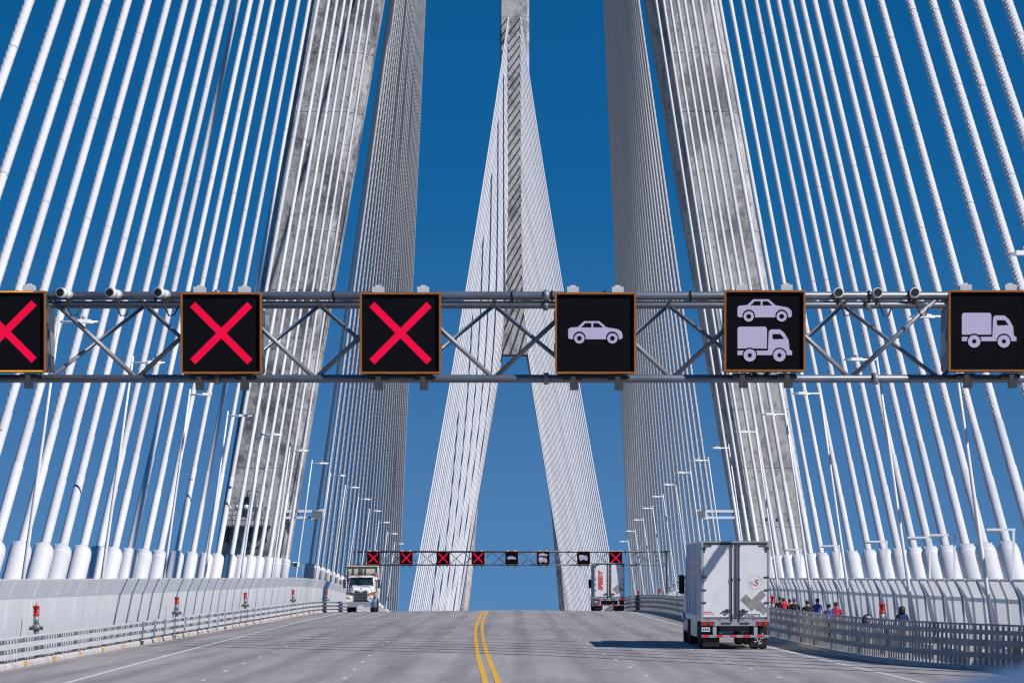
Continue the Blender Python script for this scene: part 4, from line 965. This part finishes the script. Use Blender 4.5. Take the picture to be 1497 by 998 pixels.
# ------------------------------------------------------------------ people on the right path
SKIN = mat('skin', (0.42, 0.25, 0.18), 0.6, var=0.05); SKIN2 = mat('darker_skin', (0.20, 0.11, 0.08), 0.6, var=0.05)
def cloth(n, c): return mat('cloth_'+n, c, 0.85, var=0.15, scale=6)
CL = {'red': cloth('red', (0.45, 0.02, 0.04)), 'black': cloth('black', (0.015, 0.015, 0.018)), 'navy': cloth('navy', (0.02, 0.035, 0.12)), 'blue': cloth('blue', (0.03, 0.06, 0.32)), 'jeans': cloth('jeans', (0.05, 0.07, 0.12)), 'grey': cloth('grey', (0.12, 0.12, 0.13)), 'white': cloth('white', (0.7, 0.7, 0.72))}
def person(x, d, h, yaw, top, label, trousers='jeans', hat=None, hood=False, bare=False, arms='down', skin=SKIN, vest=False, stride=0.12):
    root = empty('person', R(x, d, 0.05), yaw); tag(root, label, 'person', 'people walking on the right path')
    k = h/1.73
    V = []; E = []; RAD = []
    def vtx(p, r, par=None):
        V.append(tuple(c*k for c in p)); RAD.append((r[0]*k, r[1]*k) if isinstance(r, tuple) else (r*k, r*k))
        if par is not None: E.append((par, len(V)-1))
        return len(V)-1
    pel = vtx((0, 0, 0.95), (0.165, 0.12)); wa = vtx((0, 0.0, 1.10), (0.15, 0.11), pel); ch = vtx((0, 0.01, 1.30), (0.175, 0.125), wa)
    sh = vtx((0, 0, 1.43), (0.13, 0.09), ch); nk = vtx((0, 0.01, 1.50), 0.06, sh); hd0 = vtx((0, 0.02, 1.57), (0.075, 0.085), nk); hd = vtx((0, 0.02, 1.65), (0.082, 0.1), hd0); vtx((0, 0.01, 1.715), (0.06, 0.075), hd)
    for s_ in (-1, 1):
        st = stride*s_
        hip = vtx((s_*0.10, 0, 0.88), 0.092, pel); kn = vtx((s_*0.11, st*0.6+0.03, 0.49), 0.062, hip); ak = vtx((s_*0.11, st, 0.09), 0.042, kn); vtx((s_*0.125, st+0.15, 0.035), (0.042, 0.035), ak)
        so_ = vtx((s_*0.19, 0, 1.40), 0.066, sh)
        if arms == 'up': pts = [((s_*0.31, 0.06, 1.25), 0.048), ((s_*0.12, 0.20, 1.56), 0.038), ((s_*0.05, 0.25, 1.66), 0.03)]
        else: pts = [((s_*0.25, -st*0.4-0.02, 1.15), 0.048), ((s_*0.265, -st*0.6+0.06, 0.90), 0.038), ((s_*0.262, -st*0.6+0.09, 0.81), (0.03, 0.022))]
        p_ = so_
        for q, r in pts: p_ = vtx(q, r, p_)
        hw_ = Vector(pts[-1][0])
        dirn = Vector((0, 0.02, 1)) if arms == 'up' else Vector((0, 0.02, -1))
        for f in range(4):
            a = vtx(tuple(hw_+Vector((0, (f-1.5)*0.018, 0))+dirn*0.035), 0.0095, p_); a = vtx(tuple(hw_+Vector((-s_*0.012, (f-1.5)*0.02, 0))+dirn*(0.07+0.008*(1.5-abs(f-1.5)))), 0.008, a)
        a = vtx(tuple(hw_+Vector((-s_*0.01, 0.035, 0))+dirn*0.015), 0.0095, p_); vtx(tuple(hw_+Vector((-s_*0.02, 0.05, 0))+dirn*0.045), 0.008, a)
    me = bpy.data.meshes.new('body'); me.from_pydata(V, E, [])
    o = bpy.data.objects.new('body', me); COL.objects.link(o)
    sm = o.modifiers.new('skin', 'SKIN'); 
    for i, sv in enumerate(me.skin_vertices[0].data):
        sv.radius = RAD[i]; sv.use_root = (i == 0)
    ss = o.modifiers.new('sub', 'SUBSURF'); ss.levels = 1; ss.render_levels = 1
    bpy.context.view_layer.update(); dg = bpy.context.evaluated_depsgraph_get()
    ev = bpy.data.meshes.new_from_object(o.evaluated_get(dg)); ev.name = 'body'
    bpy.data.objects.remove(o); bpy.data.meshes.remove(me)
    ev.materials.clear()
    for m in (skin, CL[top], CL[trousers], M_black): ev.materials.append(m)
    for p in ev.polygons:
        c = p.center/k; mi = 1
        if c.z > 1.47: mi = 0
        elif c.z < 0.07: mi = 3
        elif abs(c.x) > 0.215 and c.z < 0.86: mi = 0
        elif c.z < 0.93 and abs(c.x) < 0.215: mi = 2
        if arms == 'up' and c.z > 1.47 and c.y > 0.1 and abs(c.x) > 0.08: mi = 1 if c.z < 1.60 else 0
        if bare and abs(c.x) > 0.20: mi = 0
        p.material_index = mi; p.use_smooth = True
    obj('body', ev, root)
    b = MB(); hm = CL[hat] if hat else (M_black if hood else mat('brown_hair', (0.045, 0.028, 0.02), 0.7, var=0.2, scale=20))
    if hood: b.lathe([(0.12*k, 1.46*k), (0.135*k, 1.55*k), (0.135*k, 1.66*k), (0.10*k, 1.74*k), (0.03*k, 1.775*k)], (0, -0.01, 0), n=14)
    else: b.lathe([(0.070*k, 1.585*k), (0.090*k, 1.64*k), (0.092*k, 1.69*k), (0.07*k, 1.735*k), (0.02*k, 1.755*k)], (0, 0.0, 0), n=14)
    b.build('hood' if hood else ('hat' if hat else 'hair'), hm, root)
    if vest:
        b = MB(); b.cbox(-0.15*k, 0.15*k, -0.24*k, -0.12*k, 1.02*k, 1.42*k, 0.03); b.build('backpack', CL['navy'], root)
    # jacket hem and collar
    b = MB(); b.lathe([(0.10*k, 1.46*k), (0.085*k, 1.50*k)], (0, 0.005, 0), n=12); b.build('collar', CL[top], root)
person(13.35, 234, 1.74, 0.25, 'black', 'person in dark clothes beside the red standpipe, nearest the trailer', hat=None)
person(13.2, 228, 1.72, 0.0, 'red', 'person in red with both arms raised taking a picture', arms='up')
person(13.55, 229, 1.66, 0.1, 'navy', 'person in navy jacket beside the one with raised arms', 'grey')
person(13.3, 221, 1.74, 0.0, 'black', 'person in black jacket with pale grey cap, walking alone', 'black', hat='grey')
person(13.1, 208, 1.70, -0.1, 'black', 'person in black jacket next to the runner in blue', 'black')
person(13.45, 206.5, 1.80, 0.0, 'blue', 'person in sleeveless blue top with bare arms', 'navy', bare=True)
person(13.15, 194.5, 1.62, 0.05, 'blue', 'person in blue jacket and dark knitted hat', hat='black', vest=False)
person(13.55, 196, 1.70, 0.0, 'red', 'person in dark red jacket at the end of the group', 'grey', skin=SKIN2)
person(14.5, 174, 1.66, 0.1, 'navy', 'hooded person in navy and white walking alone near the front', 'jeans', hood=True, vest=True)
